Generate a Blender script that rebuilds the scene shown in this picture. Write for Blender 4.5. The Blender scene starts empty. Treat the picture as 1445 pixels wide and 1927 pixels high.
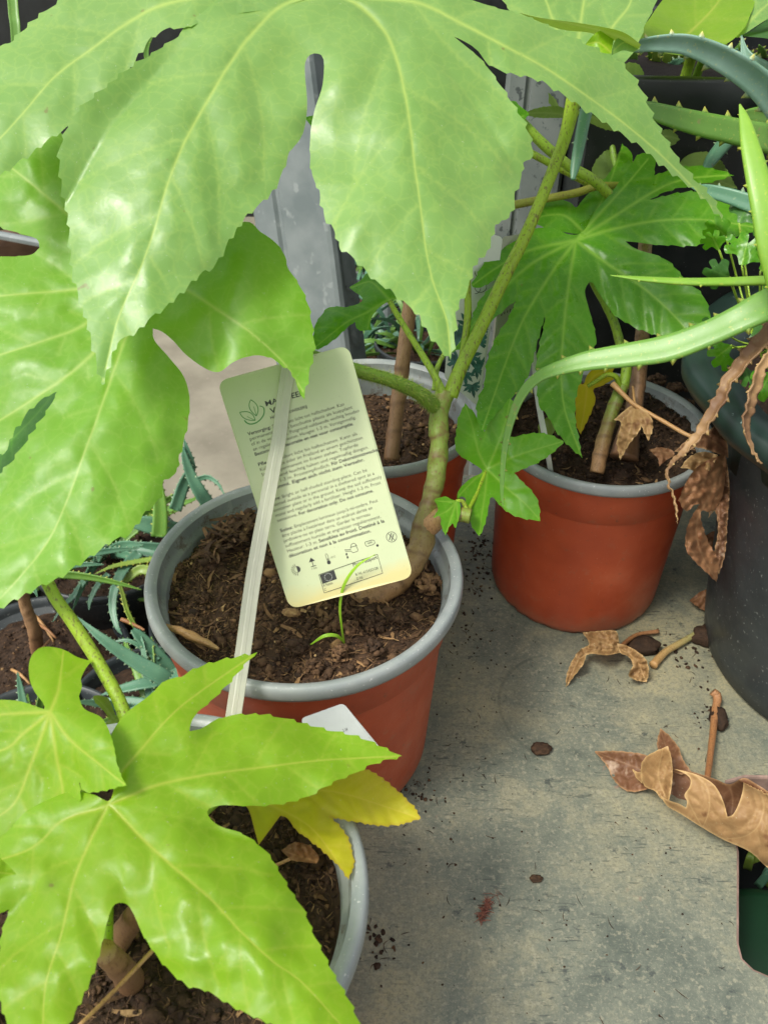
import bpy, math, random
import numpy as np
from mathutils import Vector, noise as mnoise
from mathutils.geometry import delaunay_2d_cdt
random.seed(7); rng = np.random.default_rng(7)
S = bpy.context.scene
COL = S.collection
# ------------------------------------------------------------------ camera
PW, PH, FPX = 1445.0, 1927.0, 1735.0
PITCH, ROLL, CZ = math.radians(37.536), math.radians(1.394), 0.4632
X0 = np.array([1.0, 0, 0]); F0 = np.array([0, math.cos(PITCH), -math.sin(PITCH)]); U0 = np.array([0, math.sin(PITCH), math.cos(PITCH)])
XR = math.cos(ROLL)*X0 + math.sin(ROLL)*U0
UR = math.cos(ROLL)*U0 - math.sin(ROLL)*X0
CAM = np.array([0, 0, CZ])
cd = bpy.data.cameras.new('camera'); cam = bpy.data.objects.new('camera', cd); COL.objects.link(cam)
from mathutils import Matrix
m = Matrix(((XR[0], UR[0], -F0[0], 0), (XR[1], UR[1], -F0[1], 0), (XR[2], UR[2], -F0[2], CZ), (0, 0, 0, 1)))
cam.matrix_world = m
cd.sensor_fit = 'VERTICAL'; cd.sensor_height = 24.0; cd.lens = FPX/PH*24.0
cd.clip_start = 0.02; cd.clip_end = 200
cd.dof.use_dof = True; cd.dof.focus_distance = 0.50; cd.dof.aperture_fstop = 16.0
S.camera = cam
# ------------------------------------------------------------------ light
SUN_EL, SUN_AZ = math.radians(58), math.radians(-125)     # azimuth from +Y towards +X
w = bpy.data.worlds.new('World'); S.world = w; w.use_nodes = True
nt = w.node_tree; nt.nodes.clear()
out = nt.nodes.new('ShaderNodeOutputWorld'); bg = nt.nodes.new('ShaderNodeBackground'); sky = nt.nodes.new('ShaderNodeTexSky')
hs = nt.nodes.new('ShaderNodeHueSaturation')
sky.sky_type = 'NISHITA'; sky.sun_disc = False; sky.sun_elevation = SUN_EL; sky.sun_rotation = SUN_AZ
sky.dust_density = 4.0; sky.air_density = 1.0; sky.ozone_density = 1.0
hs.inputs['Saturation'].default_value = 0.14
nt.links.new(sky.outputs[0], hs.inputs['Color']); nt.links.new(hs.outputs[0], bg.inputs[0]); bg.inputs[1].default_value = 0.125
nt.links.new(bg.outputs[0], out.inputs[0])
ld = bpy.data.lights.new('sun', 'SUN'); ld.energy = 1.5; ld.angle = math.radians(14); ld.color = (1.0, 0.95, 0.84)
sun = bpy.data.objects.new('sun', ld); COL.objects.link(sun)
sd = Vector((math.sin(SUN_AZ)*math.cos(SUN_EL), math.cos(SUN_AZ)*math.cos(SUN_EL), math.sin(SUN_EL)))
sun.rotation_euler = sd.to_track_quat('Z', 'Y').to_euler(); sun.location = sd*5
S.view_settings.view_transform = 'Standard'; S.view_settings.look = 'None'
S.view_settings.exposure = 1.0; S.view_settings.gamma = 1.0
try: S.view_settings.use_curve_mapping = False
except Exception: pass
# ------------------------------------------------------------------ helpers
def ray(px, py):
    a = (np.asarray(px, float)-PW/2)/FPX; b = (np.asarray(py, float)-PH/2)/FPX
    return F0 + a[..., None]*XR - b[..., None]*UR
def P(px, py, d):
    return CAM + np.asarray(d, float)[..., None]*ray(px, py)
def Pz(px, py, z):
    r = ray(px, py); t = (z-CZ)/r[..., 2]
    return CAM + t[..., None]*r
def dz(px, py, z):                      # depth at which a sight line meets height z
    return float((z-CZ)/ray(px, py)[2])
def cr(pts, step=None, n=8):            # Catmull-Rom through rows of pts
    p = np.asarray(pts, float)
    if len(p) < 3:
        k = max(2, n); return p[0]+(p[-1]-p[0])*np.linspace(0, 1, k)[:, None]
    q = np.vstack([2*p[0]-p[1], p, 2*p[-1]-p[-2]]); o = []
    for i in range(1, len(q)-2):
        L = np.hypot(*(q[i+1][:2]-q[i][:2])); k = n if step is None else max(1, int(round(L/step)))
        t = np.linspace(0, 1, k, endpoint=False)[:, None]
        a, b, c, d = q[i-1], q[i], q[i+1], q[i+2]
        o.append(.5*((2*b)+(-a+c)*t+(2*a-5*b+4*c-d)*t*t+(-a+3*b-3*c+d)*t**3))
    o.append(p[-1:]); return np.vstack(o)
def origin_of(o):
    v = Vector((0, 0, 0))
    while o is not None: v = v+o.location; o = o.parent
    return np.array(v)
def thing(name, label, cat, loc, group=None):
    o = bpy.data.objects.new(name, None); COL.objects.link(o); o.empty_display_size = .02
    o.location = tuple(float(c) for c in loc); o['label'] = label; o['category'] = cat
    if group: o['group'] = group
    return o
def obj(name, V, Fc, mat, parent=None, attrs=None, smooth=True, label=None, cat=None, group=None, kind=None):
    V = np.asarray(V, float)
    if parent is None: org = np.array([V[:, 0].mean(), V[:, 1].mean(), V[:, 2].min()]) if kind != 'structure' else np.zeros(3)
    else: org = origin_of(parent)
    me = bpy.data.meshes.new(name); me.from_pydata((V-org).tolist(), [], [tuple(int(i) for i in f) for f in Fc]); me.update()
    for k, a in (attrs or {}).items():
        at = me.attributes.new(k, 'FLOAT', 'POINT'); at.data.foreach_set('value', np.asarray(a, np.float32))
    if smooth: me.polygons.foreach_set('use_smooth', [True]*len(me.polygons))
    me.materials.append(mat)
    o = bpy.data.objects.new(name, me); COL.objects.link(o)
    if parent is None: o.location = tuple(org)
    else: o.parent = parent
    if label: o['label'] = label
    if cat: o['category'] = cat
    if group: o['group'] = group
    if kind: o['kind'] = kind
    return o
class MB:
    def __init__(s): s.V = []; s.F = []; s.T = []; s.n = 0
    def add(s, V, F, tone=0.0):
        V = np.asarray(V, float); s.V.append(V); s.F += [tuple(i+s.n for i in f) for f in F]
        s.T.append(np.full(len(V), tone) if np.isscalar(tone) else np.asarray(tone)); s.n += len(V); return s
    def build(s, name, mat, parent=None, extra=None, **k):
        return obj(name, np.vstack(s.V), s.F, mat, parent, attrs={'tone': np.concatenate(s.T), **(extra or {})}, **k)
def box(x0, x1, y0, y1, z0, z1):
    V = [(x, y, z) for z in (z0, z1) for y in (y0, y1) for x in (x0, x1)]
    return np.array(V, float), [(0, 2, 3, 1), (4, 5, 7, 6), (0, 1, 5, 4), (2, 6, 7, 3), (0, 4, 6, 2), (1, 3, 7, 5)]
def bevbox(x0, x1, y0, y1, z0, z1, b):
    # chamfered box: three shrunken shells hulled by bmesh
    import bmesh
    V, Fc = box(x0, x1, y0, y1, z0, z1); bm = bmesh.new(); vs = [bm.verts.new(v) for v in V]
    for f in Fc: bm.faces.new([vs[i] for i in f])
    bmesh.ops.recalc_face_normals(bm, faces=bm.faces)
    bmesh.ops.bevel(bm, geom=list(bm.edges), offset=b, segments=2, affect='EDGES', profile=.5)
    bm.verts.index_update(); V = np.array([v.co[:] for v in bm.verts]); Fc = [[v.index for v in f.verts] for f in bm.faces]; bm.free()
    return V, Fc
def lathe(c, prof, n=96, wob=None):
    V = []; F = []; k = len(prof)
    for i in range(n):
        a = 2*math.pi*i/n
        for j, (r, z) in enumerate(prof):
            rr = r+(wob(a, z) if wob else 0); V.append((c[0]+rr*math.cos(a), c[1]+rr*math.sin(a), z+(c[2] if len(c) > 2 else 0)))
    for i in range(n):
        for j in range(k-1):
            a, b = i*k+j, ((i+1) % n)*k+j; F.append((a, b, b+1, a+1))
    return np.array(V), F
def frames(C):
    T = np.gradient(C, axis=0); T /= np.linalg.norm(T, axis=1)[:, None]+1e-12
    N = []; n = np.cross(T[0], [0.31, 0.2, 0.93]); n /= np.linalg.norm(n)
    for t in T:
        n = n-t*np.dot(n, t); n /= np.linalg.norm(n)+1e-12; N.append(n)
    N = np.array(N); return T, N, np.cross(T, N)
def sweep(C, R, n=12, cap=True):
    C = np.asarray(C); T, N, B = frames(C); a = np.linspace(0, 2*math.pi, n, endpoint=False)
    R = np.asarray(R); R = R[:, None] if R.ndim == 1 else R
    V = (C[:, None]+R[..., None]*(np.cos(a)[None, :, None]*N[:, None]+np.sin(a)[None, :, None]*B[:, None])).reshape(-1, 3)
    F = [(i*n+j, i*n+(j+1) % n, (i+1)*n+(j+1) % n, (i+1)*n+j) for i in range(len(C)-1) for j in range(n)]
    if cap:
        V = np.vstack([V, C[:1], C[-1:]]); k = len(C)*n
        F += [(k, (j+1) % n, j) for j in range(n)]+[(k+1, k-n+j, k-n+(j+1) % n) for j in range(n)]
    return V, F
def path(pts, n=8):                     # rows (px, py, depth, radius_px) -> 3D centres, radii in metres
    q = cr(pts, n=n); return P(q[:, 0], q[:, 1], q[:, 2]), np.maximum(q[:, 3], .3)*q[:, 2]/FPX
def stem(name, parent, pts, mat, rough=.06, rings=None, n=10, ns=14, hair=0, hl=.0022):
    C, R = path(pts, n); L = np.concatenate([[0], np.cumsum(np.linalg.norm(np.diff(C, axis=0), axis=1))])
    a = np.linspace(0, 2*math.pi, ns, endpoint=False)
    RR = np.array([[r*(1+rough*mnoise.noise(Vector((math.cos(x)*1.3, math.sin(x)*1.3, l*160+R[0]*900)))) for x in a] for r, l in zip(R, L)])
    if rings:
        for k in rings:
            RR *= (1+.07*np.exp(-((L-k*L[-1])/.0016)**2))[:, None]
    mb = MB(); V, F = sweep(C, RR, ns); mb.add(V, F, np.concatenate([np.repeat(L/L[-1], ns), [0, 1]]))
    if hair:
        T, N, B = frames(C)
        for _ in range(hair):
            i = rng.integers(0, len(C)-1); f = rng.random(); x = rng.random()*6.283
            d = math.cos(x)*N[i]+math.sin(x)*B[i]; c = C[i]*(1-f)+C[i+1]*f; r = R[i]*.95
            t = T[i]*rng.normal(0, .4)+d; s = np.cross(T[i], d)*.00013
            mb.add([c+d*r-s, c+d*r+s, c+d*r+t*hl*(.5+rng.random()*.7)], [(0, 1, 2)], 2.0)
    rv = np.zeros(mb.n)
    if rings:
        for k in rings:
            ly = np.repeat(L, ns)+np.tile(R[0]*.25*np.cos(a+k*40), len(L)); rv[:len(ly)] = np.maximum(rv[:len(ly)], np.exp(-((ly-k*L[-1])/.0011)**2))
    return mb.build(name, mat, parent, extra={'ring': rv})
def seg_dist(Q, A, B):
    d = np.full(len(Q), 1e9); tt = np.zeros(len(Q)); ix = np.zeros(len(Q), int)
    for i in range(len(A)):
        ab = B[i]-A[i]; l2 = ab@ab+1e-9
        t = np.clip(((Q-A[i])@ab)/l2, 0, 1); e = np.hypot(*(Q-A[i]-t[:, None]*ab).T)
        k = e < d; d[k] = e[k]; tt[k] = t[k]; ix[k] = i
    return d, ix, tt
def inside(Q, poly):
    x, y = Q[:, 0], Q[:, 1]; c = np.zeros(len(Q), bool)
    a = poly; b = np.roll(poly, -1, 0)
    for (x1, y1), (x2, y2) in zip(a, b):
        if y1 == y2: continue
        k = ((y1 > y) != (y2 > y)) & (x < (x2-x1)*(y-y1)/(y2-y1)+x1); c ^= k
    return c
def tps(anch):
    A = np.array(anch, float); n = len(A)
    def ph(r): return np.where(r > 0, r*r*np.log(r+1e-12), 0)
    K = ph(np.hypot(A[:, None, 0]-A[None, :, 0], A[:, None, 1]-A[None, :, 1])/300)
    Pm = np.c_[np.ones(n), A[:, :2]/300]; M_ = np.zeros((n+3, n+3)); M_[:n, :n] = K+1e-3*np.eye(n); M_[:n, n:] = Pm; M_[n:, :n] = Pm.T
    s = np.linalg.solve(M_, np.r_[A[:, 2], 0, 0, 0])
    return lambda Q: ph(np.hypot(Q[:, None, 0]-A[None, :, 0], Q[:, None, 1]-A[None, :, 1])/300)@s[:n]+np.c_[np.ones(len(Q)), Q/300]@s[n:]
def densify(ol, step, center, amp, per):
    # ol: points; a third value marks a corner (tip or sharp sinus)
    pts = [np.array(p[:2], float) for p in ol]; cor = [i for i, p in enumerate(ol) if len(p) > 2]
    if not cor: cor = [0]
    out = []; n = len(pts)
    for k, i in enumerate(cor):
        j = cor[(k+1) % len(cor)]
        idx = [i]; q = i
        while True:
            q = (q+1) % n; idx.append(q)
            if q == j: break
        out.append(cr([pts[q] for q in idx], step=step, n=3)[:-1])
    o = np.vstack(out)
    if amp > 0:
        ar = .5*np.sum(o[:, 0]*np.roll(o[:, 1], -1)-np.roll(o[:, 0], -1)*o[:, 1]); sg = 1 if ar > 0 else -1
        t = np.roll(o, -1, 0)-np.roll(o, 1, 0); t /= np.linalg.norm(t, axis=1)[:, None]+1e-9
        nrm = sg*np.c_[t[:, 1], -t[:, 0]]
        s = np.concatenate([[0], np.cumsum(np.linalg.norm(np.diff(o, axis=0), axis=1))])
        s = s+per*.35*np.array([mnoise.noise(Vector((x/per*.7, 3.1, center[0]*.01))) for x in s])
        rad = o-np.array(center); rr = np.linalg.norm(rad, axis=1); outw = np.sum(rad*t, axis=1) > 0
        ph = (s/per) % 1; ph = np.where(outw, ph, 1-ph)
        wgt = np.clip((rr/rr.max()-.30)/.18, 0, 1)
        o = o+nrm*(amp*wgt*(ph**1.6-.35))[:, None]
    return o
def clean(o, mind):
    k = [o[0]]
    for p in o[1:]:
        if np.hypot(*(p-k[-1])) > mind: k.append(p)
    if np.hypot(*(k[0]-k[-1])) < mind: k.pop()
    return np.array(k)
def leaf(name, parent, pieces, center, veins, anchors, mat, grid=6, teeth=(4, 38), relief=.0012, arch=.004, aw=90, sec=62, wave=.0012, vw=4.5, offs=None, label=None, seclen=190, kind=None, extra=None, tip=.62):
    """a leaf blade: outline pieces + primary veins, with its own depth field, lobes arched over their midribs and quilted between side veins"""
    if not isinstance(pieces[0], list): pieces = [pieces]
    dep = tps(anchors); allV = []; allF = []; av = []; n0 = 0; vn = []
    for ip, ol in enumerate(pieces):
        o = clean(densify(ol, grid, center, *teeth), grid*.35)
        PV = [cr(v, n=8) for v in veins]
        SA = np.vstack([v[:-1] for v in PV]); SB = np.vstack([v[1:] for v in PV])
        own = np.concatenate([[i]*(len(v)-1) for i, v in enumerate(PV)])
        frac = np.concatenate([np.arange(len(v)-1)/(len(v)-1) for v in PV])
        # side veins
        S2 = []
        if sec:
            for i, v in enumerate(PV):
                L = np.concatenate([[0], np.cumsum(np.linalg.norm(np.diff(v, axis=0), axis=1))]); s = sec*.9; side = 1
                while s < L[-1]*.93:
                    k = min(np.searchsorted(L, s), len(v)-1); t = v[k]-v[k-1]; t = t/np.linalg.norm(t)
                    a = math.radians(52+random.uniform(-7, 7))*side; p = v[k].copy(); pl = [p]; dd = a
                    for q in range(26):
                        dd = a*(1-.018*q); c_, s_ = math.cos(dd), math.sin(dd)
                        p = p+np.array([t[0]*c_-t[1]*s_, t[0]*s_+t[1]*c_])*seclen/26; pl.append(p)
                    pl = np.array(pl); ok = inside(pl, o); dd_, ix_, _ = seg_dist(pl, SA, SB); ok &= (own[ix_] == i)
                    e = len(pl) if ok.all() else max(2, int(np.argmin(ok)))
                    if e > 3: S2.append(pl[:e])
                    side = -side; s += sec*.5*random.uniform(.85, 1.15)
        lo, hi = o.min(0), o.max(0)
        gx, gy = np.meshgrid(np.arange(lo[0], hi[0], grid), np.arange(lo[1], hi[1], grid*.87)); gx = gx+(np.arange(gx.shape[0]) % 2)[:, None]*grid*.5
        Q = np.c_[gx.ravel(), gy.ravel()]; Q += rng.normal(0, grid*.08, Q.shape)
        ex = []
        for v in PV:
            u = cr(v[::4] if len(v) > 8 else v, step=grid*.9); t = np.gradient(u, axis=0); t /= np.linalg.norm(t, axis=1)[:, None]+1e-9; nn = np.c_[-t[:, 1], t[:, 0]]
            for of in (0, vw*.75, -vw*.75, vw*1.6, -vw*1.6): ex.append(u+nn*of)
        for v in S2: ex.append(v)
        E_ = np.vstack(ex) if ex else np.zeros((0, 2))
        if len(E_):
            # drop grid points close to vein points, via hashing
            key = set(map(tuple, np.round(E_/(grid*.8)).astype(int)))
            kq = np.round(Q/(grid*.8)).astype(int); Q = Q[[tuple(k) not in key for k in kq]]
            seen = set(); keep = []
            for i, k in enumerate(map(tuple, np.round(E_/(min(grid, vw)*.6)).astype(int))):
                if k not in seen: seen.add(k); keep.append(i)
            Q = np.vstack([Q, E_[keep]])
        Q = Q[inside(Q, o)]
        bd, _, _ = seg_dist(Q, o, np.roll(o, -1, 0)); Q = Q[bd > grid*.4]
        pts = np.vstack([o, Q]); no = len(o)
        r = delaunay_2d_cdt([Vector(p) for p in pts.tolist()], [], [list(range(no))], 1, 1e-4)
        V2 = np.array([v[:] for v in r[0]]); Fc = [tuple(f) for f in r[2]]
        dp, ix, tt = seg_dist(V2, SA, SB)
        fr = frac[ix]
        if S2:
            A2 = np.vstack([v[:-1] for v in S2]); B2 = np.vstack([v[1:] for v in S2]); ds, i2, _ = seg_dist(V2, A2, B2)
        else: ds = np.full(len(V2), 60.)
        qz = (1-np.exp(-(ds/(sec*.22 if sec else 12))**1.6))*(1-np.exp(-(dp/(vw*2.6))**1.5))
        d = dep(V2)-relief*qz*np.clip(1.15-fr*.6, .3, 1)+arch*np.clip(dp/aw, 0, 1.6)**2
        wv = np.array([mnoise.noise(Vector((x/aw*1.1, y/aw*1.1, n0*.01+center[0]))) + (.75 if mat.name.startswith('dry') else .14)*mnoise.noise(Vector((x/aw*2.9, y/aw*2.9, center[1]))) for x, y in V2])
        d = d+wave*wv*(1+1.2*np.clip(dp/aw, 0, 1))
        if offs and offs[ip]: d = d+offs[ip](V2)
        if extra: d = d+extra(V2)
        wd = vw*np.clip(1.1-fr*.85, .3, 1)
        vein = np.maximum(np.exp(-(dp/wd)**2), .34*np.exp(-(ds/(vw*.55))**2))
        allV.append(P(V2[:, 0], V2[:, 1], d)); allF += [tuple(i+n0 for i in f) for f in Fc]; av.append(vein); n0 += len(V2)
        eb, _, _ = seg_dist(V2, o, np.roll(o, -1, 0)); vn.append(np.exp(-(eb/(vw*.9))**2))
    V = np.vstack(allV)
    me = obj(name, V, allF, mat, parent, attrs={'vein': np.concatenate(av), 'edge': np.concatenate(vn)}, label=label, kind=kind)
    return me
def blade(name, parent, pts, mat, teeth=(26, 7), thick=.42, chan=.35, n=9, lean=0.0, cat=None, label=None, curl=0, sides=(1, -1)):
    """a fleshy toothed leaf: rows (px, py, depth, full width in px)"""
    C, W = path(pts, n); T = np.gradient(C, axis=0); T /= np.linalg.norm(T, axis=1)[:, None]+1e-12
    if mat.name.startswith('aloe dried'): W = W*np.array([1+.45*mnoise.noise(Vector((i*.42, pts[0][0]*.1, 0))) for i in range(len(W))]); C = C+np.array([[.0016*mnoise.noise(Vector((i*.35, q*7., 2))) for q in range(3)] for i in range(len(C))])
    mb = MB(); k = 14; a = np.linspace(0, 2*math.pi, k, endpoint=False); V = []
    Bs = []; Ns = []
    for i, (c, t, wv) in enumerate(zip(C, T, W)):
        N = CAM-c; N /= np.linalg.norm(N); N = N-t*(N@t); N /= np.linalg.norm(N); B = np.cross(t, N)
        an = lean+curl*i/len(C); N, B = N*math.cos(an)+B*math.sin(an), B*math.cos(an)-N*math.sin(an)
        Bs.append(B); Ns.append(N); h = wv/2
        for x in a:
            s = math.sin(x); e = math.cos(x); y = s*thick*h
            if s > 0: y -= chan*h*(1-e*e)*s*1.2
            V.append(c+B*e*h+N*y)
    m_ = len(C); F = [(i*k+j, i*k+(j+1) % k, (i+1)*k+(j+1) % k, (i+1)*k+j) for i in range(m_-1) for j in range(k)]
    V += [C[0], C[-1]]; kk = m_*k; F += [(kk, (j+1) % k, j) for j in range(k)]+[(kk+1, kk-k+j, kk-k+(j+1) % k) for j in range(k)]
    mb.add(np.array(V), F, 0.0)
    if teeth:
        L = np.concatenate([[0], np.cumsum(np.linalg.norm(np.diff(C, axis=0), axis=1))]); q = np.array(cr(pts, n=n)); dm = q[:, 2].mean()/FPX
        for sgn in sides:
            s = teeth[0]*dm*.6*random.random()+teeth[0]*dm*.3
            while s < L[-1]:
                i = min(np.searchsorted(L, s), m_-1); sc = teeth[1]*dm*min(1, .35+W[i]/W.max())*random.uniform(.8, 1.2); e = C[i]+Bs[i]*sgn*W[i]*.475
                td = T[i]*(1 if W[0] > W[-1] else -1); tp = e+Bs[i]*sgn*sc+td*sc*.35
                mb.add([e-td*sc*.75-Ns[i]*0, e+td*sc*.6, e+Ns[i]*sc*.35, e-Ns[i]*sc*.35, tp], [(0, 2, 4), (2, 1, 4), (1, 3, 4), (3, 0, 4)], [0.15, .15, .15, .15, 1.0])
                s += teeth[0]*dm*random.uniform(.8, 1.2)
    return mb.build(name, mat, parent)
# ------------------------------------------------------------------ materials
def newmat(name):
    m = bpy.data.materials.new(name); m.use_nodes = True; t = m.node_tree; t.nodes.clear()
    o = t.nodes.new('ShaderNodeOutputMaterial'); b = t.nodes.new('ShaderNodeBsdfPrincipled'); t.links.new(b.outputs[0], o.inputs[0])
    return m, t, b, o
def nz(t, scale, detail=4, rough=.55, dist=0, vec=None):
    n = t.nodes.new('ShaderNodeTexNoise'); n.inputs['Scale'].default_value = scale; n.inputs['Detail'].default_value = detail
    n.inputs['Roughness'].default_value = rough; n.inputs['Distortion'].default_value = dist
    if vec is None:
        tc = t.nodes.new('ShaderNodeTexCoord'); vec = tc.outputs['Object']
    t.links.new(vec, n.inputs['Vector']); return n.outputs['Fac']
def mapped(t, scale=(1, 1, 1), rot=(0, 0, 0)):
    tc = t.nodes.new('ShaderNodeTexCoord'); mp = t.nodes.new('ShaderNodeMapping'); mp.inputs['Scale'].default_value = scale; mp.inputs['Rotation'].default_value = rot
    t.links.new(tc.outputs['Object'], mp.inputs[0]); return mp.outputs[0]
def ramp(t, fac, stops):
    r = t.nodes.new('ShaderNodeValToRGB'); e = r.color_ramp.elements
    while len(e) < len(stops): e.new(.5)
    for q, (p, c) in zip(e, stops): q.position = p; q.color = (*c, 1) if len(c) == 3 else c
    t.links.new(fac, r.inputs[0]); return r.outputs[0]
def fr(t, fac, a, b):
    r = t.nodes.new('ShaderNodeMapRange'); r.inputs['From Min'].default_value = a; r.inputs['From Max'].default_value = b; t.links.new(fac, r.inputs[0]); return r.outputs[0]
def mix(t, fac, a, b, mode='MIX'):
    n = t.nodes.new('ShaderNodeMix'); n.data_type = 'RGBA'; n.blend_type = mode
    for s, v in ((n.inputs[0], fac), (n.inputs[6], a), (n.inputs[7], b)):
        if isinstance(v, (int, float)): s.default_value = v
        elif isinstance(v, tuple): s.default_value = (*v, 1)
        else: t.links.new(v, s)
    return n.outputs[2]
def mul(t, a, b, op='MULTIPLY'):
    n = t.nodes.new('ShaderNodeMath'); n.operation = op
    for s, v in zip(n.inputs, (a, b)):
        if isinstance(v, (int, float)): s.default_value = v
        else: t.links.new(v, s)
    return n.outputs[0]
def attr(t, name):
    a = t.nodes.new('ShaderNodeAttribute'); a.attribute_name = name; return a.outputs['Fac']
def bump(t, b, h, strength, dist=.001):
    n = t.nodes.new('ShaderNodeBump'); n.inputs['Strength'].default_value = strength; n.inputs['Distance'].default_value = dist
    t.links.new(h, n.inputs['Height']); t.links.new(n.outputs[0], b.inputs['Normal']); return n
def plain(name, c1, c2, scale=60, rough=.5, bmp=.15, bd=.0005, spec=.5, detail=5, speck=None, ra=None):
    m, t, b, o = newmat(name); f = nz(t, scale, detail)
    c = ramp(t, f, [(.35, c1), (.68, c2)])
    if speck:
        sc, th, col = speck; c = mix(t, fr(t, nz(t, sc, 2), th, th+.06), c, col)
    t.links.new(c, b.inputs['Base Color']); b.inputs['Roughness'].default_value = rough; b.inputs['Specular IOR Level'].default_value = spec
    if ra: t.links.new(ramp(t, nz(t, ra[0], 5), [(.3, (ra[1],)*3), (.7, (ra[2],)*3)]), b.inputs['Roughness'])
    if bmp: bump(t, b, nz(t, scale*3, 4), bmp, bd)
    return m
def leafmat(name, c1, c2, veinc, trans, transc, rough=.34, spec=.5, vfac=.8, blot=None, edgec=None, specks=True):
    m, t, b, o = newmat(name)
    c = ramp(t, nz(t, 26, 4), [(.3, c1), (.7, c2)])
    if specks: c = mix(t, mul(t, fr(t, nz(t, 420, 3), .62, .74), .22), c, veinc)
    h = t.nodes.new('ShaderNodeTexVoronoi'); h.feature = 'DISTANCE_TO_EDGE'; h.inputs['Scale'].default_value = 150
    tcn = t.nodes.new('ShaderNodeTexCoord'); wv = t.nodes.new('ShaderNodeVectorMath'); wv.operation = 'ADD'; nn = t.nodes.new('ShaderNodeTexNoise'); nn.inputs['Scale'].default_value = 160
    t.links.new(tcn.outputs['Object'], nn.inputs['Vector']); sc = t.nodes.new('ShaderNodeVectorMath'); sc.operation = 'SCALE'; sc.inputs['Scale'].default_value = .006; t.links.new(nn.outputs['Color'], sc.inputs[0])
    t.links.new(tcn.outputs['Object'], wv.inputs[0]); t.links.new(sc.outputs[0], wv.inputs[1]); t.links.new(wv.outputs[0], h.inputs['Vector'])
    c = mix(t, mul(t, fr(t, h.outputs['Distance'], .10, .0), .20), c, veinc)
    if specks:
        c = mix(t, mul(t, fr(t, nz(t, 12, 5, .6), .40, .70), .35), c, tuple(x*.72 for x in c1))
        c = mix(t, mul(t, fr(t, nz(t, 950, 2), .71, .76), .6), c, (.5, .56, .4))
        c = mix(t, mul(t, fr(t, nz(t, 130, 2), .755, .78), .7), c, (.16, .10, .03))
    if blot: c = mix(t, fr(t, nz(t, blot[0], 3), blot[1], blot[1]+.08), c, blot[2])
    v = attr(t, 'vein'); c = mix(t, mul(t, v, vfac), c, veinc)
    if edgec: c = mix(t, mul(t, attr(t, 'edge'), .8), c, edgec)
    t.links.new(c, b.inputs['Base Color']); b.inputs['Specular IOR Level'].default_value = spec
    t.links.new(ramp(t, nz(t, 55, 4), [(.3, (rough-.06,)*3), (.7, (rough+.12,)*3)]), b.inputs['Roughness'])
    bump(t, b, mul(t, mul(t, nz(t, 75, 3, .5), 1.6), mul(t, nz(t, 330, 4, .6), .45), 'ADD'), .20, .0012)
    tr = t.nodes.new('ShaderNodeBsdfTranslucent'); tcx = mix(t, mul(t, v, .35), transc, veinc); t.links.new(tcx, tr.inputs[0])
    ms = t.nodes.new('ShaderNodeMixShader'); ms.inputs[0].default_value = trans
    t.links.new(b.outputs[0], ms.inputs[1]); t.links.new(tr.outputs[0], ms.inputs[2]); t.links.new(ms.outputs[0], o.inputs[0])
    return m
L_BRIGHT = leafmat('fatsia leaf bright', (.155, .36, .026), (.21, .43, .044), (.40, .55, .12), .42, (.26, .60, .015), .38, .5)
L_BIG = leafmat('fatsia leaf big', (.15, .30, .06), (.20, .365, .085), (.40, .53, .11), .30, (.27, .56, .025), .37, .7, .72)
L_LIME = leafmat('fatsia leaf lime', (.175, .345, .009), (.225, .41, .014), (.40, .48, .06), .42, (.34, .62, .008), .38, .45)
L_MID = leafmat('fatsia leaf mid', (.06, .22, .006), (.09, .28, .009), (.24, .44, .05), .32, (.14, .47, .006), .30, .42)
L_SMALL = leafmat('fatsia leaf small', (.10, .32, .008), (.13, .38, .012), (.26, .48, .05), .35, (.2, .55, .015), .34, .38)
L_YEL = leafmat('fatsia leaf yellow', (.46, .44, .012), (.56, .53, .02), (.66, .56, .06), .4, (.75, .62, .01), .42, .4, blot=(45, .60, (.36, .38, .02)), edgec=(.45, .30, .03))
L_OLIVE = leafmat('young leaf olive', (.16, .24, .03), (.22, .30, .05), (.3, .4, .1), .35, (.25, .4, .03), .45)
L_DULL = leafmat('serrated leaf dull', (.10, .17, .03), (.15, .23, .05), (.22, .3, .08), .3, (.2, .35, .04), .5)
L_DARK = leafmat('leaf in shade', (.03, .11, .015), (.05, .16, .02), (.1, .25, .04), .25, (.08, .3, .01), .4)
D_TAN = leafmat('dry leaf tan', (.23, .13, .052), (.36, .215, .092), (.46, .31, .14), .12, (.5, .3, .1), .55, .3, .5, blot=(80, .60, (.16, .075, .03)), edgec=(.56, .38, .17))
D_BROWN = leafmat('dry leaf brown', (.10, .045, .022), (.19, .088, .043), (.30, .17, .09), .10, (.3, .13, .05), .5, .35, .5, blot=(90, .62, (.36, .26, .18)), edgec=(.42, .25, .12))
D_RUST = leafmat('dry leaf rust', (.16, .072, .032), (.27, .135, .062), (.36, .21, .105), .12, (.4, .2, .08), .55, .3, .5, blot=(90, .6, (.15, .06, .025)))
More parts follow.
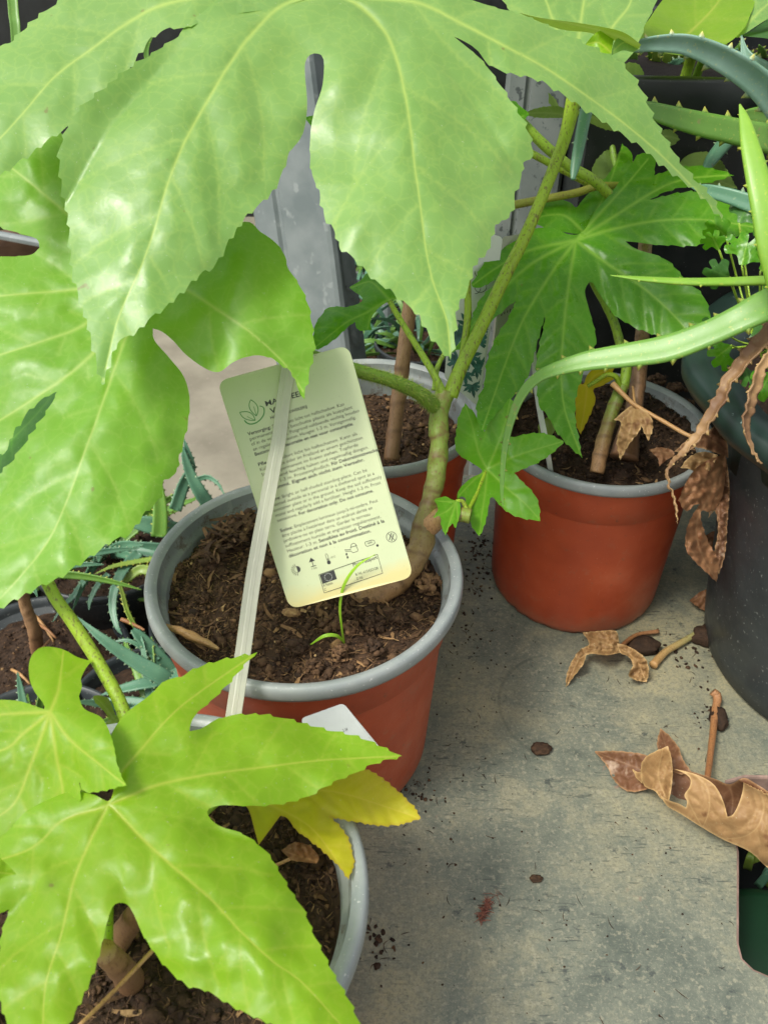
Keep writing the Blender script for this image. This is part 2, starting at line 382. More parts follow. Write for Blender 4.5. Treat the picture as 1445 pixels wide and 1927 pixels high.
def stemmat(name, c1, c2, c3, ringc, hairc=(.3, .42, .04), lo=.0, hi=1.0, rscale=None):
    m, t, b, o = newmat(name); v = attr(t, 'tone')
    base = ramp(t, fr(t, v, lo, hi), [(0, c1), (.5, c2), (1, c3)])
    c = mix(t, mul(t, fr(t, nz(t, 900, 3, vec=mapped(t, (1, 1, .35))), .56, .66), .75), base, ringc)
    c = mix(t, fr(t, nz(t, 130, 4), .5, .8), c, ringc, 'MIX') if rscale else c
    c = mix(t, mul(t, attr(t, 'ring'), .85), c, tuple(x*.8 for x in ringc))
    c = mix(t, mul(t, fr(t, nz(t, 220, 5, .7, .5, mapped(t, (1, 1, .25))), .54, .68), .5), c, ringc)
    c = mix(t, fr(t, v, 1.4, 1.6), c, hairc)
    t.links.new(c, b.inputs['Base Color']); b.inputs['Roughness'].default_value = .5; bump(t, b, mul(t, nz(t, 600, 4), nz(t, 260, 4, .7, 0, mapped(t, (1, 1, .2))), 'ADD'), .45, .0007)
    return m
ST_GREEN = stemmat('green petiole', (.22, .36, .025), (.24, .38, .025), (.27, .40, .03), (.09, .09, .03))
ST_DGREEN = stemmat('green fuzzy petiole', (.13, .24, .02), (.15, .27, .02), (.16, .28, .02), (.07, .09, .02), (.2, .26, .03))
ST_YEL = stemmat('yellow green petiole', (.20, .32, .012), (.24, .36, .015), (.27, .40, .02), (.10, .06, .02))
ST_TRUNK = stemmat('green brown trunk', (.36, .20, .085), (.20, .16, .045), (.17, .25, .03), (.16, .085, .03), lo=.2, hi=.75, rscale=1)
ST_WOOD = stemmat('woody trunk', (.22, .115, .055), (.30, .17, .085), (.33, .2, .09), (.17, .085, .04))
ST_DRY = stemmat('dry twig', (.42, .24, .09), (.40, .22, .085), (.42, .25, .1), (.25, .12, .05))
ST_ORANGE = stemmat('dry orange petiole', (.25, .11, .042), (.29, .135, .05), (.32, .16, .07), (.15, .065, .03))
ST_REDGREEN = stemmat('reddish green petiole', (.24, .26, .03), (.28, .28, .03), (.25, .30, .03), (.2, .1, .03))
def aloemat(name, c1, c2, tooth, rough=.4, transc=None):
    m, t, b, o = newmat(name); c = ramp(t, nz(t, 40, 4), [(.3, c1), (.7, c2)])
    c = mix(t, mul(t, fr(t, nz(t, 500, 2), .62, .7), .3), c, tooth)
    c = mix(t, mul(t, fr(t, nz(t, 55, 5, .7), .58, .72), .35), c, tuple(.55*x+.05 for x in c1))
    c = mix(t, mul(t, fr(t, nz(t, 90, 3), .70, .74), .6), c, (.2, .16, .07))
    c = mix(t, fr(t, attr(t, 'tone'), .1, .9), c, tooth); t.links.new(c, b.inputs['Base Color']); b.inputs['Roughness'].default_value = rough
    b.inputs['Subsurface Weight'].default_value = .0; bump(t, b, nz(t, 300, 4), .12, .0005); return m
AL_GLAUC = aloemat('aloe glaucous', (.11, .22, .15), (.20, .33, .26), (.55, .5, .12))
AL_GREEN = aloemat('aloe green', (.085, .20, .026), (.12, .255, .038), (.42, .38, .07))
AL_TIP = aloemat('aloe yellow green', (.12, .27, .018), (.18, .33, .03), (.42, .42, .06))
AL_DARK = aloemat('aloe grey green', (.06, .16, .10), (.10, .22, .13), (.3, .36, .2))
AL_OLIVE = aloemat('aloe olive', (.16, .26, .04), (.24, .34, .05), (.45, .38, .06))
AL_DRY = aloemat('aloe dried', (.11, .05, .02), (.31, .19, .08), (.42, .29, .1), .6)
# red outside, grey inside
def potmat():
    m, t, b, o = newmat('terracotta plastic'); c = ramp(t, nz(t, 28, 5), [(.3, (.33, .050, .016)), (.7, (.44, .074, .023))])
    c = mix(t, mul(t, fr(t, nz(t, 14, 6, .7), .52, .75), .30), c, (.46, .19, .11))
    c = mix(t, mul(t, fr(t, nz(t, 700, 2), .70, .78), .5), c, (.55, .26, .16))
    c = mix(t, mul(t, fr(t, nz(t, 130, 6, .8, 2.0, mapped(t, (1, 1, .12), (.4, .2, 0))), .62, .75), .35), c, (.45, .22, .15))
    c = mix(t, mul(t, fr(t, nz(t, 60, 6, .75), .58, .70), .35), c, (.30, .17, .10))
    c = mix(t, mul(t, fr(t, nz(t, 240, 4, .7), .64, .70), .55), c, (.10, .05, .03))
    spz = t.nodes.new('ShaderNodeSeparateXYZ'); tcz = t.nodes.new('ShaderNodeTexCoord'); t.links.new(tcz.outputs['Object'], spz.inputs[0])
    c = mix(t, mul(t, fr(t, mul(t, spz.outputs['Z'], mul(t, nz(t, 50, 5, .7), .05), 'SUBTRACT'), -.006, -.026), .45), c, (.22, .13, .075))
    t.links.new(c, b.inputs['Base Color']); t.links.new(ramp(t, nz(t, 40, 5), [(.3, (.33,)*3), (.7, (.55,)*3)]), b.inputs['Roughness'])
    bump(t, b, nz(t, 160, 5), .12, .0006); return m
POT_RED = potmat()
POT_GREY = plain('grey plastic rim', (.20, .225, .225), (.29, .31, .30), 45, .42, .15, .0004, speck=(600, .66, (.42, .43, .42)), ra=(60, .3, .55))
def linermat():
    m, t, b, o = newmat('grey pot liner'); c = ramp(t, nz(t, 40, 5), [(.3, (.17, .19, .19)), (.7, (.26, .28, .27))])
    c = mix(t, mul(t, fr(t, nz(t, 1, 4, .7, .3, mapped(t, (90, 90, 9))), .52, .68), .5), c, (.36, .37, .35))
    c = mix(t, mul(t, fr(t, nz(t, 90, 6, .8), .54, .64), .8), c, (.09, .06, .04)); t.links.new(c, b.inputs['Base Color']); b.inputs['Roughness'].default_value = .4; bump(t, b, nz(t, 200, 4), .1, .0004); return m
POT_LINER = linermat()
POT_BLACK = plain('black plastic', (.006, .008, .008), (.014, .017, .017), 30, .4, .1, .0005, speck=(500, .7, (.12, .12, .12)), ra=(40, .3, .55))
T_ = 1
POT_SLATE = plain('slate black plastic', (.016, .022, .025), (.036, .044, .046), 18, .42, .15, .0006, speck=(420, .66, (.16, .17, .16)), ra=(40, .3, .6))
POT_GREENRIM = plain('dark green thin plastic', (.010, .026, .021), (.013, .026, .022), 25, .38, .1, .0005, speck=(260, .72, (.2, .26, .24)))
GALV = plain('galvanised steel', (.105, .13, .13), (.165, .19, .188), 30, .42, .15, .0005, speck=(70, .62, (.20, .225, .22)))
GALV_D = plain('dull galvanised steel', (.10, .12, .115), (.17, .19, .18), 22, .5, .2, .0005, speck=(160, .62, (.05, .06, .06)))
CONC = plain('floor concrete', (.17, .155, .115), (.25, .23, .175), 14, .85, .3, .001, speck=(120, .62, (.22, .19, .15)))
WHITEPL = plain('white stake plastic', (.42, .44, .40), (.55, .56, .52), 80, .4, .1, .0003)
def soilmat(name, dark=1.0):
    m, t, b, o = newmat(name); tone = attr(t, 'tone')
    f = mul(t, tone, mul(t, nz(t, 400, 4), .5), 'ADD'); k = dark
    c = ramp(t, fr(t, f, .1, 1.4), [(0, (.010*k, .006*k, .004*k)), (.35, (.05*k, .027*k, .014*k)), (.6, (.11*k, .06*k, .03*k)), (.82, (.22*k, .125*k, .055*k)), (1, (.42*k, .28*k, .13*k))])
    t.links.new(c, b.inputs['Base Color']); b.inputs['Roughness'].default_value = .85; b.inputs['Specular IOR Level'].default_value = .3
    bump(t, b, nz(t, 900, 4), .6, .0008); return m
SOIL = soilmat('potting soil', 1.25); SOIL_D = soilmat('dark potting soil', .75)
def cardmat():
    m, t, b, o = newmat('plant label card'); c = ramp(t, nz(t, 30, 4), [(.3, (.50, .56, .34)), (.7, (.57, .62, .39))])
    st = fr(t, mul(t, attr(t, 'tone'), mul(t, nz(t, 45, 4), .10), 'ADD'), .965, 1.03)
    c = mix(t, mul(t, st, .6), c, (.64, .50, .16))
    c = mix(t, mul(t, fr(t, nz(t, 900, 2), .68, .76), .35), c, (.3, .33, .2))
    t.links.new(c, b.inputs['Base Color']); b.inputs['Roughness'].default_value = .38
    tr = t.nodes.new('ShaderNodeBsdfTranslucent'); t.links.new(c, tr.inputs[0]); ms = t.nodes.new('ShaderNodeMixShader'); ms.inputs[0].default_value = .18
    t.links.new(b.outputs[0], ms.inputs[1]); t.links.new(tr.outputs[0], ms.inputs[2]); t.links.new(ms.outputs[0], o.inputs[0]); return m
CARD = cardmat()
CARD_W = plain('white card', (.44, .46, .43), (.50, .52, .48), 40, .4, .05, .0003)
CARD_G = plain('grey card back', (.30, .32, .31), (.36, .38, .37), 40, .4, .05, .0003)
CARD_B = plain('beige card', (.34, .34, .27), (.42, .42, .33), 40, .5, .05, .0003)
INK = plain('black ink', (.018, .02, .016), (.03, .03, .025), 40, .5, 0)
INK_G = plain('green ink', (.04, .20, .035), (.06, .25, .045), 40, .5, 0)
INK_T = plain('printed foliage', (.012, .05, .045), (.05, .15, .13), 240, .4, 0)
def stakemat():
    m, t, b, o = newmat('translucent stake plastic'); c = ramp(t, nz(t, 60, 4), [(.3, (.60, .61, .52)), (.7, (.70, .70, .60))])
    t.links.new(c, b.inputs['Base Color']); b.inputs['Roughness'].default_value = .3
    tr = t.nodes.new('ShaderNodeBsdfTranslucent'); t.links.new(c, tr.inputs[0]); tp = t.nodes.new('ShaderNodeBsdfTransparent'); tp.inputs[0].default_value = (.9, .9, .82, 1)
    ms = t.nodes.new('ShaderNodeMixShader'); ms.inputs[0].default_value = .3; t.links.new(b.outputs[0], ms.inputs[1]); t.links.new(tr.outputs[0], ms.inputs[2])
    m2 = t.nodes.new('ShaderNodeMixShader'); m2.inputs[0].default_value = .34; t.links.new(ms.outputs[0], m2.inputs[1]); t.links.new(tp.outputs[0], m2.inputs[2]); t.links.new(m2.outputs[0], o.inputs[0]); return m
STAKE = stakemat()
def traymat():
    m, t, b, o = newmat('worn painted board')
    big = nz(t, 7, 6, .62, .4); med = nz(t, 38, 6, .7, .6); fine = nz(t, 420, 4, .7); dirt = nz(t, 130, 6, .75, 1.2)
    f = mul(t, mul(t, big, .62), mul(t, mul(t, med, .30), mul(t, mul(t, dirt, .16), mul(t, nz(t, 260, 5, .7), .10), 'ADD'), 'ADD'), 'ADD')
    c = ramp(t, f, [(.47, (.078, .094, .076)), (.55, (.138, .152, .116)), (.62, (.212, .208, .140)), (.71, (.32, .29, .170))])
    c = mix(t, mul(t, fr(t, fine, .48, .62), .50), c, (.095, .106, .085))
    c = mix(t, mul(t, fr(t, nz(t, 300, 3, .6), .55, .66), .5), c, (.30, .285, .20))
    c = mix(t, mul(t, fr(t, nz(t, 850, 3, .7), .52, .64), .32), c, (.06, .07, .06))
    c = mix(t, mul(t, fr(t, nz(t, 700, 3, .7), .56, .66), .30), c, (.36, .34, .25))
    # fine fibres and scratches in two directions
    for rot, sc, th, a in ((.5, (60, 420, 1), .63, .65), (-.9, (75, 400, 1), .63, .65), (1.25, (90, 500, 1), .62, .6), (-.42, (22, 330, 1), .67, .8)):
        c = mix(t, mul(t, fr(t, nz(t, 1, 3, .6, .3, mapped(t, sc, (0, 0, rot))), th, th+.04), mul(t, fr(t, nz(t, 16, 3), .45, .6), a)), c, (.03, .04, .037))
    c = mix(t, mul(t, fr(t, nz(t, 55, 5, .75), .61, .67), .8), c, (.035, .045, .043))
    c = mix(t, mul(t, fr(t, nz(t, 9, 3), .60, .7), mul(t, fr(t, nz(t, 170, 3), .6, .68), .7)), c, (.32, .13, .09))
    tc = t.nodes.new('ShaderNodeTexCoord'); spx = t.nodes.new('ShaderNodeSeparateXYZ'); t.links.new(tc.outputs['Object'], spx.inputs[0])
    for (cx, cy, rad, wd, a) in RINGS:
        vm = t.nodes.new('ShaderNodeVectorMath'); vm.operation = 'DISTANCE'; t.links.new(tc.outputs['Object'], vm.inputs[0]); vm.inputs[1].default_value = (cx, cy, 0)
        e = mul(t, mul(t, vm.outputs['Value'], rad, 'SUBTRACT'), 1, 'MULTIPLY'); e = mul(t, mul(t, e, e), 1.0)
        g = fr(t, e, wd*wd, 0); c = mix(t, mul(t, mul(t, mul(t, g, a), mul(t, fr(t, nz(t, 25, 3), .3, .5), fr(t, spx.outputs['X'], cx-.005, cx-.02))), 1), c, (.03, .04, .037))
    t.links.new(c, b.inputs['Base Color']); t.links.new(ramp(t, med, [(.3, (.42,)*3), (.7, (.72,)*3)]), b.inputs['Roughness'])
    bump(t, b, mul(t, fine, dirt, 'ADD'), .22, .0005); return m
q = Pz(1075, 1330, 0.); RINGS = [(q[0], q[1], .047, .0014, .38), (q[0]-.11, q[1]-.14, .066, .0012, .3)]
TRAY = traymat()
EDGE = plain('raw board edge', (.15, .10, .08), (.30, .20, .16), 90, .8, .5, .001)
MOSS = plain('dark green plastic', (.002, .024, .008), (.003, .034, .011), 30, .45, .1)

# ------------------------------------------------------------------ setting
RZ = .138
V, F = box(-40, 40, -20, 60, -.34, -.30); obj('ground', V, F, CONC, kind='structure', smooth=False)
# bench board with a post cut-out on the right and one on the left
def pz2(px, py): a = Pz(px, py, 0.); return (a[0], a[1])
nA = pz2(1391, 1600); nB = pz2(1391, 1775); nC = pz2(1398, 1803); nD = pz2(1418, 1822); nE = pz2(1450, 1836); nT = pz2(1398, 1462)
poly = [(-.30, -.05), (.42, -.05), (.42, nE[1]-.004), (.36, nE[1]-.003), nE, nD, nC, nB, nA, (nA[0]+.0015, nT[1]-.014), (nA[0]+.006, nT[1]-.004), (nA[0]+.018, nT[1]), (.42, nT[1]), (.42, .66), (-.080, .66), (-.080, .345), (-.088, .336), (-.30, .334)]
import bmesh
def slab(name, poly, z0, z1, mat, medge, label=None, **k):
    bm = bmesh.new(); vs = [bm.verts.new((x, y, z1)) for x, y in poly]; f = bm.faces.new(vs)
    r = bmesh.ops.extrude_face_region(bm, geom=[f]); nv = [e for e in r['geom'] if isinstance(e, bmesh.types.BMVert)]
    for v in nv: v.co.z = z0
    bmesh.ops.recalc_face_normals(bm, faces=bm.faces)
    me = bpy.data.meshes.new(name); 
    for f in bm.faces: f.material_index = 0 if abs(f.normal.z) > .5 else 1
    ed = [e for e in bm.edges if all(abs(v.co.z-z1) < 1e-6 for v in e.verts)]
    bmesh.ops.bevel(bm, geom=ed, offset=.0016, segments=2, affect='EDGES', profile=.5, material=1)
    bm.to_mesh(me); bm.free(); me.materials.append(mat); me.materials.append(medge)
    o = bpy.data.objects.new(name, me); COL.objects.link(o)
    if label: o['label'] = label
    for a, v in k.items(): o[a] = v
    return o
slab('bench_board', poly, -.016, 0, TRAY, EDGE, 'worn grey green bench board with rounded cut-out that the pots stand on', category='bench')
# leaning post with oval slots
def post(name, label, a, b, wd, dp, mat, holes, tw=0.0):
    a = np.array(a); b = np.array(b); t = b-a; L = np.linalg.norm(t); t /= L
    fv = CAM-(a+b)/2; fv = fv-t*(fv@t); fv /= np.linalg.norm(fv); sv = np.cross(t, fv)
    fv, sv = fv*math.cos(tw)+sv*math.sin(tw), sv*math.cos(tw)-fv*math.sin(tw)
    root = thing(name, label, 'metal post', a)
    # folded channel profile with rounded corners and a groove in the face
    pr = [(-wd/2, -dp), (-wd/2, -.004), (-wd/2+.0015, -.001), (-wd/2+.004, 0), (-wd*.20, 0), (-wd*.17, -.003), (-wd*.13, -.003), (-wd*.10, 0), (wd/2-.006, 0), (wd/2-.002, -.0015), (wd/2, -.006), (wd/2, -dp), (wd/2-.002, -dp), (-wd/2+.002, -dp)]
    n = len(pr); V = []
    for s in np.linspace(0, L, 30):
        for x, y in pr: V.append(a+t*s+sv*x+fv*y)
    F = [(i*n+j, i*n+(j+1) % n, (i+1)*n+(j+1) % n, (i+1)*n+j) for i in range(29) for j in range(n)]
    F += [tuple(range(n)), tuple(range(29*n, 30*n))]
    obj('channel', V, F, mat, root, smooth=False)
    for s in holes:     # stamped oval slots on the side flange: dished plates with a raised lip
        for nm, r0, r1, off, mt in (('slot', 0, .86, .0008, GALV), ('slot_lip', .86, 1.0, .0016, GALV_D)):
            V = []; k = 40
            for i in range(k):
                an = 2*math.pi*i/k; x = math.cos(an)*.0085; y = math.sin(an)*.0085+(.016 if math.sin(an) > 0 else -.016)
                for r_, o_ in ((r0 if r0 else .02, off), (r1, off)):
                    V.append(a+t*(s*L+y*r_)+fv*(-dp*.5+x*r_)+sv*(wd/2+o_))
            F = [(2*i, 2*i+1, (2*i+3) % (2*k), (2*i+2) % (2*k)) for i in range(k)]
            obj(nm, V, F, mt, root, smooth=False)
    return root
post('metal_post', 'leaning galvanised post with oval slots behind the printed plant label', P(601, 800, .92), P(498, 60, .80), .086, .034, GALV, (.28, .43, .58, .73), -.6)
pb = P(985, 440, .74); post('metal_post', 'upright dull grey post beside the dark planter box', (pb[0], pb[1]+.02, -.30), (pb[0]+.004, pb[1]+.03, .55), .052, .04, GALV_D, (), -.1)
# tall dark planter behind, on its own support
def crate(name, label, x0, x1, y0, y1, z0, z1, cat='planter', rimh=.022, mat=POT_BLACK, soil=True, group=None):
    r = thing(name, label, cat, ((x0+x1)/2, (y0+y1)/2, z0), group)
    mb = MB(); th = .004
    for b in ((x0, x1, y0, y0+th, z0, z1), (x0, x1, y1-th, y1, z0, z1), (x0, x0+th, y0+th, y1-th, z0, z1), (x1-th, x1, y0+th, y1-th, z0, z1), (x0+th, x1-th, y0+th, y1-th, z0, z0+th)):
        mb.add(*box(*b))
    mb.build('wall', mat, r, smooth=False)
    mb = MB()
    for b in ((x0-.008, x1+.008, y0-.009, y0-.0005, z1-rimh, z1+.003), (x0-.008, x1+.008, y1+.0005, y1+.009, z1-rimh, z1+.003), (x0-.009, x0-.0005, y0, y1, z1-rimh, z1+.003), (x1+.0005, x1+.009, y0, y1, z1-rimh, z1+.003)):
        mb.add(*bevbox(*b, .003))
    mb.build('rim', mat, r, smooth=True)
    if soil:
        n = 24; gx, gy = np.meshgrid(np.linspace(x0+th, x1-th, n), np.linspace(y0+th, y1-th, n))
        Z = np.array([z1-.03+.012*mnoise.noise(Vector((x*40, y*40, 1))) for x, y in zip(gx.ravel(), gy.ravel())])
        obj('soil', np.c_[gx.ravel(), gy.ravel(), Z], [(i*n+j, i*n+j+1, (i+1)*n+j+1, (i+1)*n+j) for i in range(n-1) for j in range(n-1)], SOIL_D, r, attrs={'tone': rng.random(n*n)*.12-.35})
    return r
pl = P(1046, 200, .78); pt = P(1300, 160, .80)
planter = crate('planter_box', 'tall black plastic planter box behind the rightmost red pot', pl[0], pl[0]+.36, .68, .95, -.02, .318)
# dark support under the planter, and black crates that close the view
crate('storage_crate', 'low black crate that carries the tall planter box', pl[0]-.01, pl[0]+.40, .675, .97, -.299, -.024, cat='crate', soil=False)
for i, (x0, wd, y0, h) in enumerate(((-1.55, .60, 2.05, .75), (-.93, .62, 2.10, .80), (-.29, .60, 2.10, .80), (.33, .62, 1.80, .80), (.97, .6, 1.75, .8))):
    lab = ['black crate farthest left in the back row', 'black crate second from left in the back row', 'black crate in the middle of the back row', 'black crate behind the tall planter box', 'black crate farthest right in the back row'][i]
    crate('storage_crate', lab, x0, x0+wd, y0, y0+.4, -.299, -.3+h+.3, cat='crate', soil=False, group='black crates closing the back')
# ------------------------------------------------------------------ pots and soil
ICO_V = None
def ico():
    global ICO_V
    if ICO_V is None:
        bm = bmesh.new(); bmesh.ops.create_icosphere(bm, subdivisions=1, radius=1); bm.verts.index_update()
        ICO_V = (np.array([v.co[:] for v in bm.verts]), [tuple(v.index for v in f.verts) for f in bm.faces]); bm.free()
    return ICO_V
def lump(mb, c, s, tone, flat=.7):
    V, F = ico(); V = V*(1+rng.normal(0, .22, (len(V), 1))); A = rng.normal(0, 1, (3, 3)); Q_, _ = np.linalg.qr(A)
    V = (V*np.array([1, rng.uniform(.5, 1), rng.uniform(.35, .9)])*s)@Q_; V[:, 2] *= flat; mb.add(V+np.array(c), F, tone)
def fibre(mb, c, l, wd, tone):
    a = rng.random()*6.283; el = rng.normal(0, .3); d = np.array([math.cos(a)*math.cos(el), math.sin(a)*math.cos(el), math.sin(el)]); sd = np.array([-math.sin(a), math.cos(a), 0]); pts = []
    b = rng.normal(0, .35); k = 5
    for i in range(k):
        t = i/(k-1)-.5; p = np.array(c)+d*l*t+sd*b*l*(t*t)*1.5; ww = wd*(1-abs(t)*1.2)
        pts += [p-sd*ww/2, p+sd*ww/2+np.array([0, 0, wd*.3])]
    mb.add(pts, [(2*i, 2*i+1, 2*i+3, 2*i+2) for i in range(k-1)], tone)
def soil(parent, c, r, z, mat, nl=1500, nf=1200, slope=(0, 0), light=.55, big=1.0):
    mb = MB(); nr, na = 46, 110; V = []
    def zz(x, y):
        return z+slope[0]*(x-c[0])+slope[1]*(y-c[1])+.0032*mnoise.noise(Vector((x*95, y*95, 2)))+.0022*mnoise.noise(Vector((x*260, y*260, 5)))+.0012*mnoise.noise(Vector((x*700, y*700, 8)))
    for i in range(nr):
        for j in range(na):
            q_ = r*(i/(nr-1))**.8; a = 2*math.pi*j/na; x = c[0]+q_*math.cos(a); y = c[1]+q_*math.sin(a); V.append((x, y, zz(x, y)))
    mb.add(V, [(i*na+j, i*na+(j+1) % na, (i+1)*na+(j+1) % na, (i+1)*na+j) for i in range(nr-1) for j in range(na)], np.clip(rng.normal(.22, .12, len(V)), 0, 1))
    def rp():
        a = rng.random()*6.283; q_ = r*.985*math.sqrt(rng.random()); x = c[0]+q_*math.cos(a); y = c[1]+q_*math.sin(a); return x, y, zz(x, y)
    for _ in range(nl):
        x, y, h = rp(); s = .0007+.0016*rng.random()**3*big; lump(mb, (x, y, h+s*.3), s, float(np.clip(rng.normal(.32, .25), 0, 1)))
    for _ in range(int(nl*.03)):
        x, y, h = rp(); s = .002+.0026*rng.random()*big; lump(mb, (x, y, h+s*.2), s, float(np.clip(rng.normal(.35, .2), 0, 1)))
    for _ in range(nf):
        x, y, h = rp(); fibre(mb, (x, y, h+.0008+rng.random()*.0016), .002+.006*rng.random()**2, .00018+.0004*rng.random()**2, float(np.clip(rng.normal(light, .25), 0, 1.0)))
    for _ in range(int(nf*.022)):
        x, y, h = rp(); fibre(mb, (x, y, h+.0015), .006+.008*rng.random(), .0012+.0016*rng.random(), float(np.clip(rng.normal(.75, .2), 0, 1.0)))
    for _ in range(int(nl*.012)):
        x, y, h = rp(); lump(mb, (x, y, h+.0008), .0007+.0005*rng.random(), 1.15)
    return mb.build('soil', mat, parent)
def redpot(root, c, R, zr, damaged=False):
    k = R/.085
    def wob(a, z): return .0006*k*math.sin(2*a+c[0]*30)+.0004*math.sin(3*a+1)
    h = zr
    # outer wall (red), with a faint step under the rim and a turned base
    pr = [(0.0, .003), (.062*k, .003), (.066*k, .0), (.0695*k, .0015), (.0710*k, .006), (.0735*k, h*.40), (.0758*k, h*.74), (.0763*k, h*.755), (.0778*k, h*.765), (.0792*k, h-.0085*k)]
    V, F = lathe((c[0], c[1]), pr, 96, wob)
    if damaged:
        m_ = V[:, 2] < .006; an = np.arctan2(V[:, 1]-c[1], V[:, 0]-c[0]); V[m_, 2] += np.array([max(0, .0035*mnoise.noise(Vector((x*9, 0, 4)))) for x in an[m_]])
    p = obj('pot', V, F, POT_RED, root)
    pr = [(.0795*k, h-.0095*k), (.0842*k, h-.0088*k), (.0852*k, h-.0065*k), (.0851*k, h-.0025*k), (.0842*k, h-.0004*k), (.0828*k, h+.0002*k), (.0805*k, h-.0006*k), (.0785*k, h-.0022*k)]
    obj('rim', *lathe((c[0], c[1]), pr, 120, wob), POT_GREY, p)
    pr = [(.0785*k, h-.0022*k), (.0778*k, h-.006*k), (.0770*k, h-.0095*k), (.0752*k, h-.0105*k), (.0746*k, h-.013*k), (.0722*k, h*.62), (.069*k, h*.45), (0, h*.44)]
    obj('liner', *lathe((c[0], c[1]), pr, 96, wob), POT_LINER, p)
cA, cB, cC, cD = (-.0416, .372), (.1435, .527), (-.0085, .538), (-.0873, .188)
GP = 'fatsia plants in red pots'
A = thing('potted_plant', 'fatsia in the central red pot with the grey rim, its huge leaves covering the top', 'potted plant', (*cA, 0), GP)
B = thing('potted_plant', 'glossy dark green fatsia in the red pot at right next to the black tub', 'potted plant', (*cB, 0), GP)
C = thing('potted_plant', 'brown stemmed fatsia in the red pot behind the central pot', 'potted plant', (*cC, 0), GP)
D = thing('potted_plant', 'lime green fatsia with a yellow leaf in the nearest pot at lower left', 'potted plant', (*cD, 0), GP)
redpot(A, cA, .0850, RZ); redpot(B, cB, .0740, RZ, True); redpot(C, cC, .0722, RZ); redpot(D, cD, .0850, RZ)
soil(A, cA, .0745, RZ-.018, SOIL, 4200, 3600, (-.02, .03)); soil(B, cB, .067, RZ-.016, SOIL_D, 2200, 1500, (.06, .12), .45)
soil(C, cC, .063, RZ-.026, SOIL, 1600, 1300, (0, 0), .4); soil(D, cD, .0745, RZ-.020, SOIL_D, 3000, 2200, (0, 0), .5)
# ------------------------------------------------------------------ central plant: trunk, petioles, leaves
stem('trunk', A, [(838, 735, .508, 19), (826, 775, .509, 18), (826, 830, .510, 17), (822, 880, .510, 17.5), (813, 930, .510, 17.5), (800, 985, .510, 22), (788, 1035, .509, 24), (752, 1085, .507, 26), (705, 1118, .507, 30), (640, 1150, .512, 26)][::-1], ST_TRUNK, .2, rings=(.24, .37, .48, .56, .63, .74, .83), ns=18)
stem('side_shoot', A, [(803, 990, .509, 22), (835, 972, .505, 19), (865, 968, .503, 15), (885, 972, .502, 14)], ST_TRUNK, .1, rings=(.4, .7))
L1a = [(640, -60), (560, -200), (420, -330), (300, -340, T_), (330, -250), (330, -160), (300, -90, T_), (360, -60), (430, -34), (420, -10), (385, 20), (347, 52, T_), (336, 68), (311, 84), (281, 104), (250, 123), (215, 150), (176, 182), (145, 211), (121, 250), (111, 301), (116, 351), (128, 416), (135, 502), (145, 547), (160, 595), (178, 665), (193, 727, T_), (206, 690), (222, 645), (251, 630), (283, 600), (311, 580), (340, 553), (376, 517), (405, 500), (437, 446), (472, 399), (507, 369), (532, 325), (546, 285), (565, 262), (575, 232), (578, 191), (574, 140), (575, 116), (584, 103), (598, 101), (609, 112), (607, 160), (592, 208), (584, 255), (585, 321), (598, 352), (610, 405), (632, 440), (640, 468), (668, 486), (681, 503), (709, 532), (733, 545), (756, 567), (784, 588), (800, 618), (822, 650), (847, 676, T_), (853, 655), (858, 613), (862, 575), (882, 541), (896, 492), (912, 484), (924, 458), (932, 423), (958, 410), (971, 361), (983, 331), (984, 306), (1000, 292), (1002, 275), (995, 250), (981, 221), (956, 181), (931, 145), (905, 112), (880, 90), (854, 69, T_), (870, 76), (895, 92), (921, 122), (960, 138), (1005, 148), (1030, 160), (1060, 180), (1110, 213), (1150, 240), (1185, 262), (1222, 292), (1262, 325), (1297, 350), (1330, 381), (1362, 420, T_), (1352, 393), (1335, 365), (1305, 335), (1280, 305), (1262, 275), (1245, 250), (1226, 215), (1212, 180), (1195, 148), (1168, 118), (1130, 96), (1080, 72), (1030, 48), (980, 28), (900, 4), (840, -20), (800, -80, T_), (860, -190), (880, -330, T_), (780, -300), (700, -180)]
L1b = [(640, -30, T_), (540, -50), (430, -46), (300, -40), (190, -28), (130, -5), (105, 6), (82, 25), (60, 40), (40, 60), (20, 78), (0, 92), (-45, 170), (-60, 300, T_), (-40, 345), (0, 330), (50, 296), (76, 276), (100, 258), (124, 242), (165, 222), (210, 180), (240, 140), (254, 117), (273, 86), (296, 64), (321, 53), (347, 53, T_), (420, 30), (540, 10)]
L1 = [L1a, L1b]
c1 = (640, -8)
V1 = [[c1, (480, -16), (321, 5), (241, 43), (176, 90), (105, 143), (50, 206), (0, 261), (-50, 305)], [c1, (542, 5), (482, 55), (436, 115), (396, 181), (346, 271), (311, 361), (293, 426), (266, 502), (236, 567), (216, 622), (195, 715)],
      [c1, (675, 10), (712, 45), (735, 80), (755, 145), (770, 226), (780, 311), (790, 381), (800, 461), (815, 532), (840, 602), (847, 668)], [c1, (750, 0), (800, 10), (870, 45), (946, 85), (1021, 125), (1096, 175), (1172, 231), (1237, 286), (1297, 346), (1357, 414)],
      [c1, (520, -120), (400, -240), (310, -330)], [c1, (740, -120), (820, -220), (875, -320)]]
leaf('leaf', A, L1, c1, V1, [(640, -8, .425), (193, 727, .352), (847, 676, .368), (396, 181, .388), (770, 226, .400), (1362, 420, .470), (1021, 125, .428), (0, 300, .365), (241, 43, .400), (300, -340, .47), (880, -330, .50), (290, 420, .366), (795, 430, .383)], L_BIG, 6.5, (8, 34), .0020, .006, 130, 150, .0024, 3.8, seclen=260, offs=[None, lambda Q: .0005+.010*np.clip((np.hypot(Q[:, 0]-640, Q[:, 1]+8)-280)/220, 0, 1)])
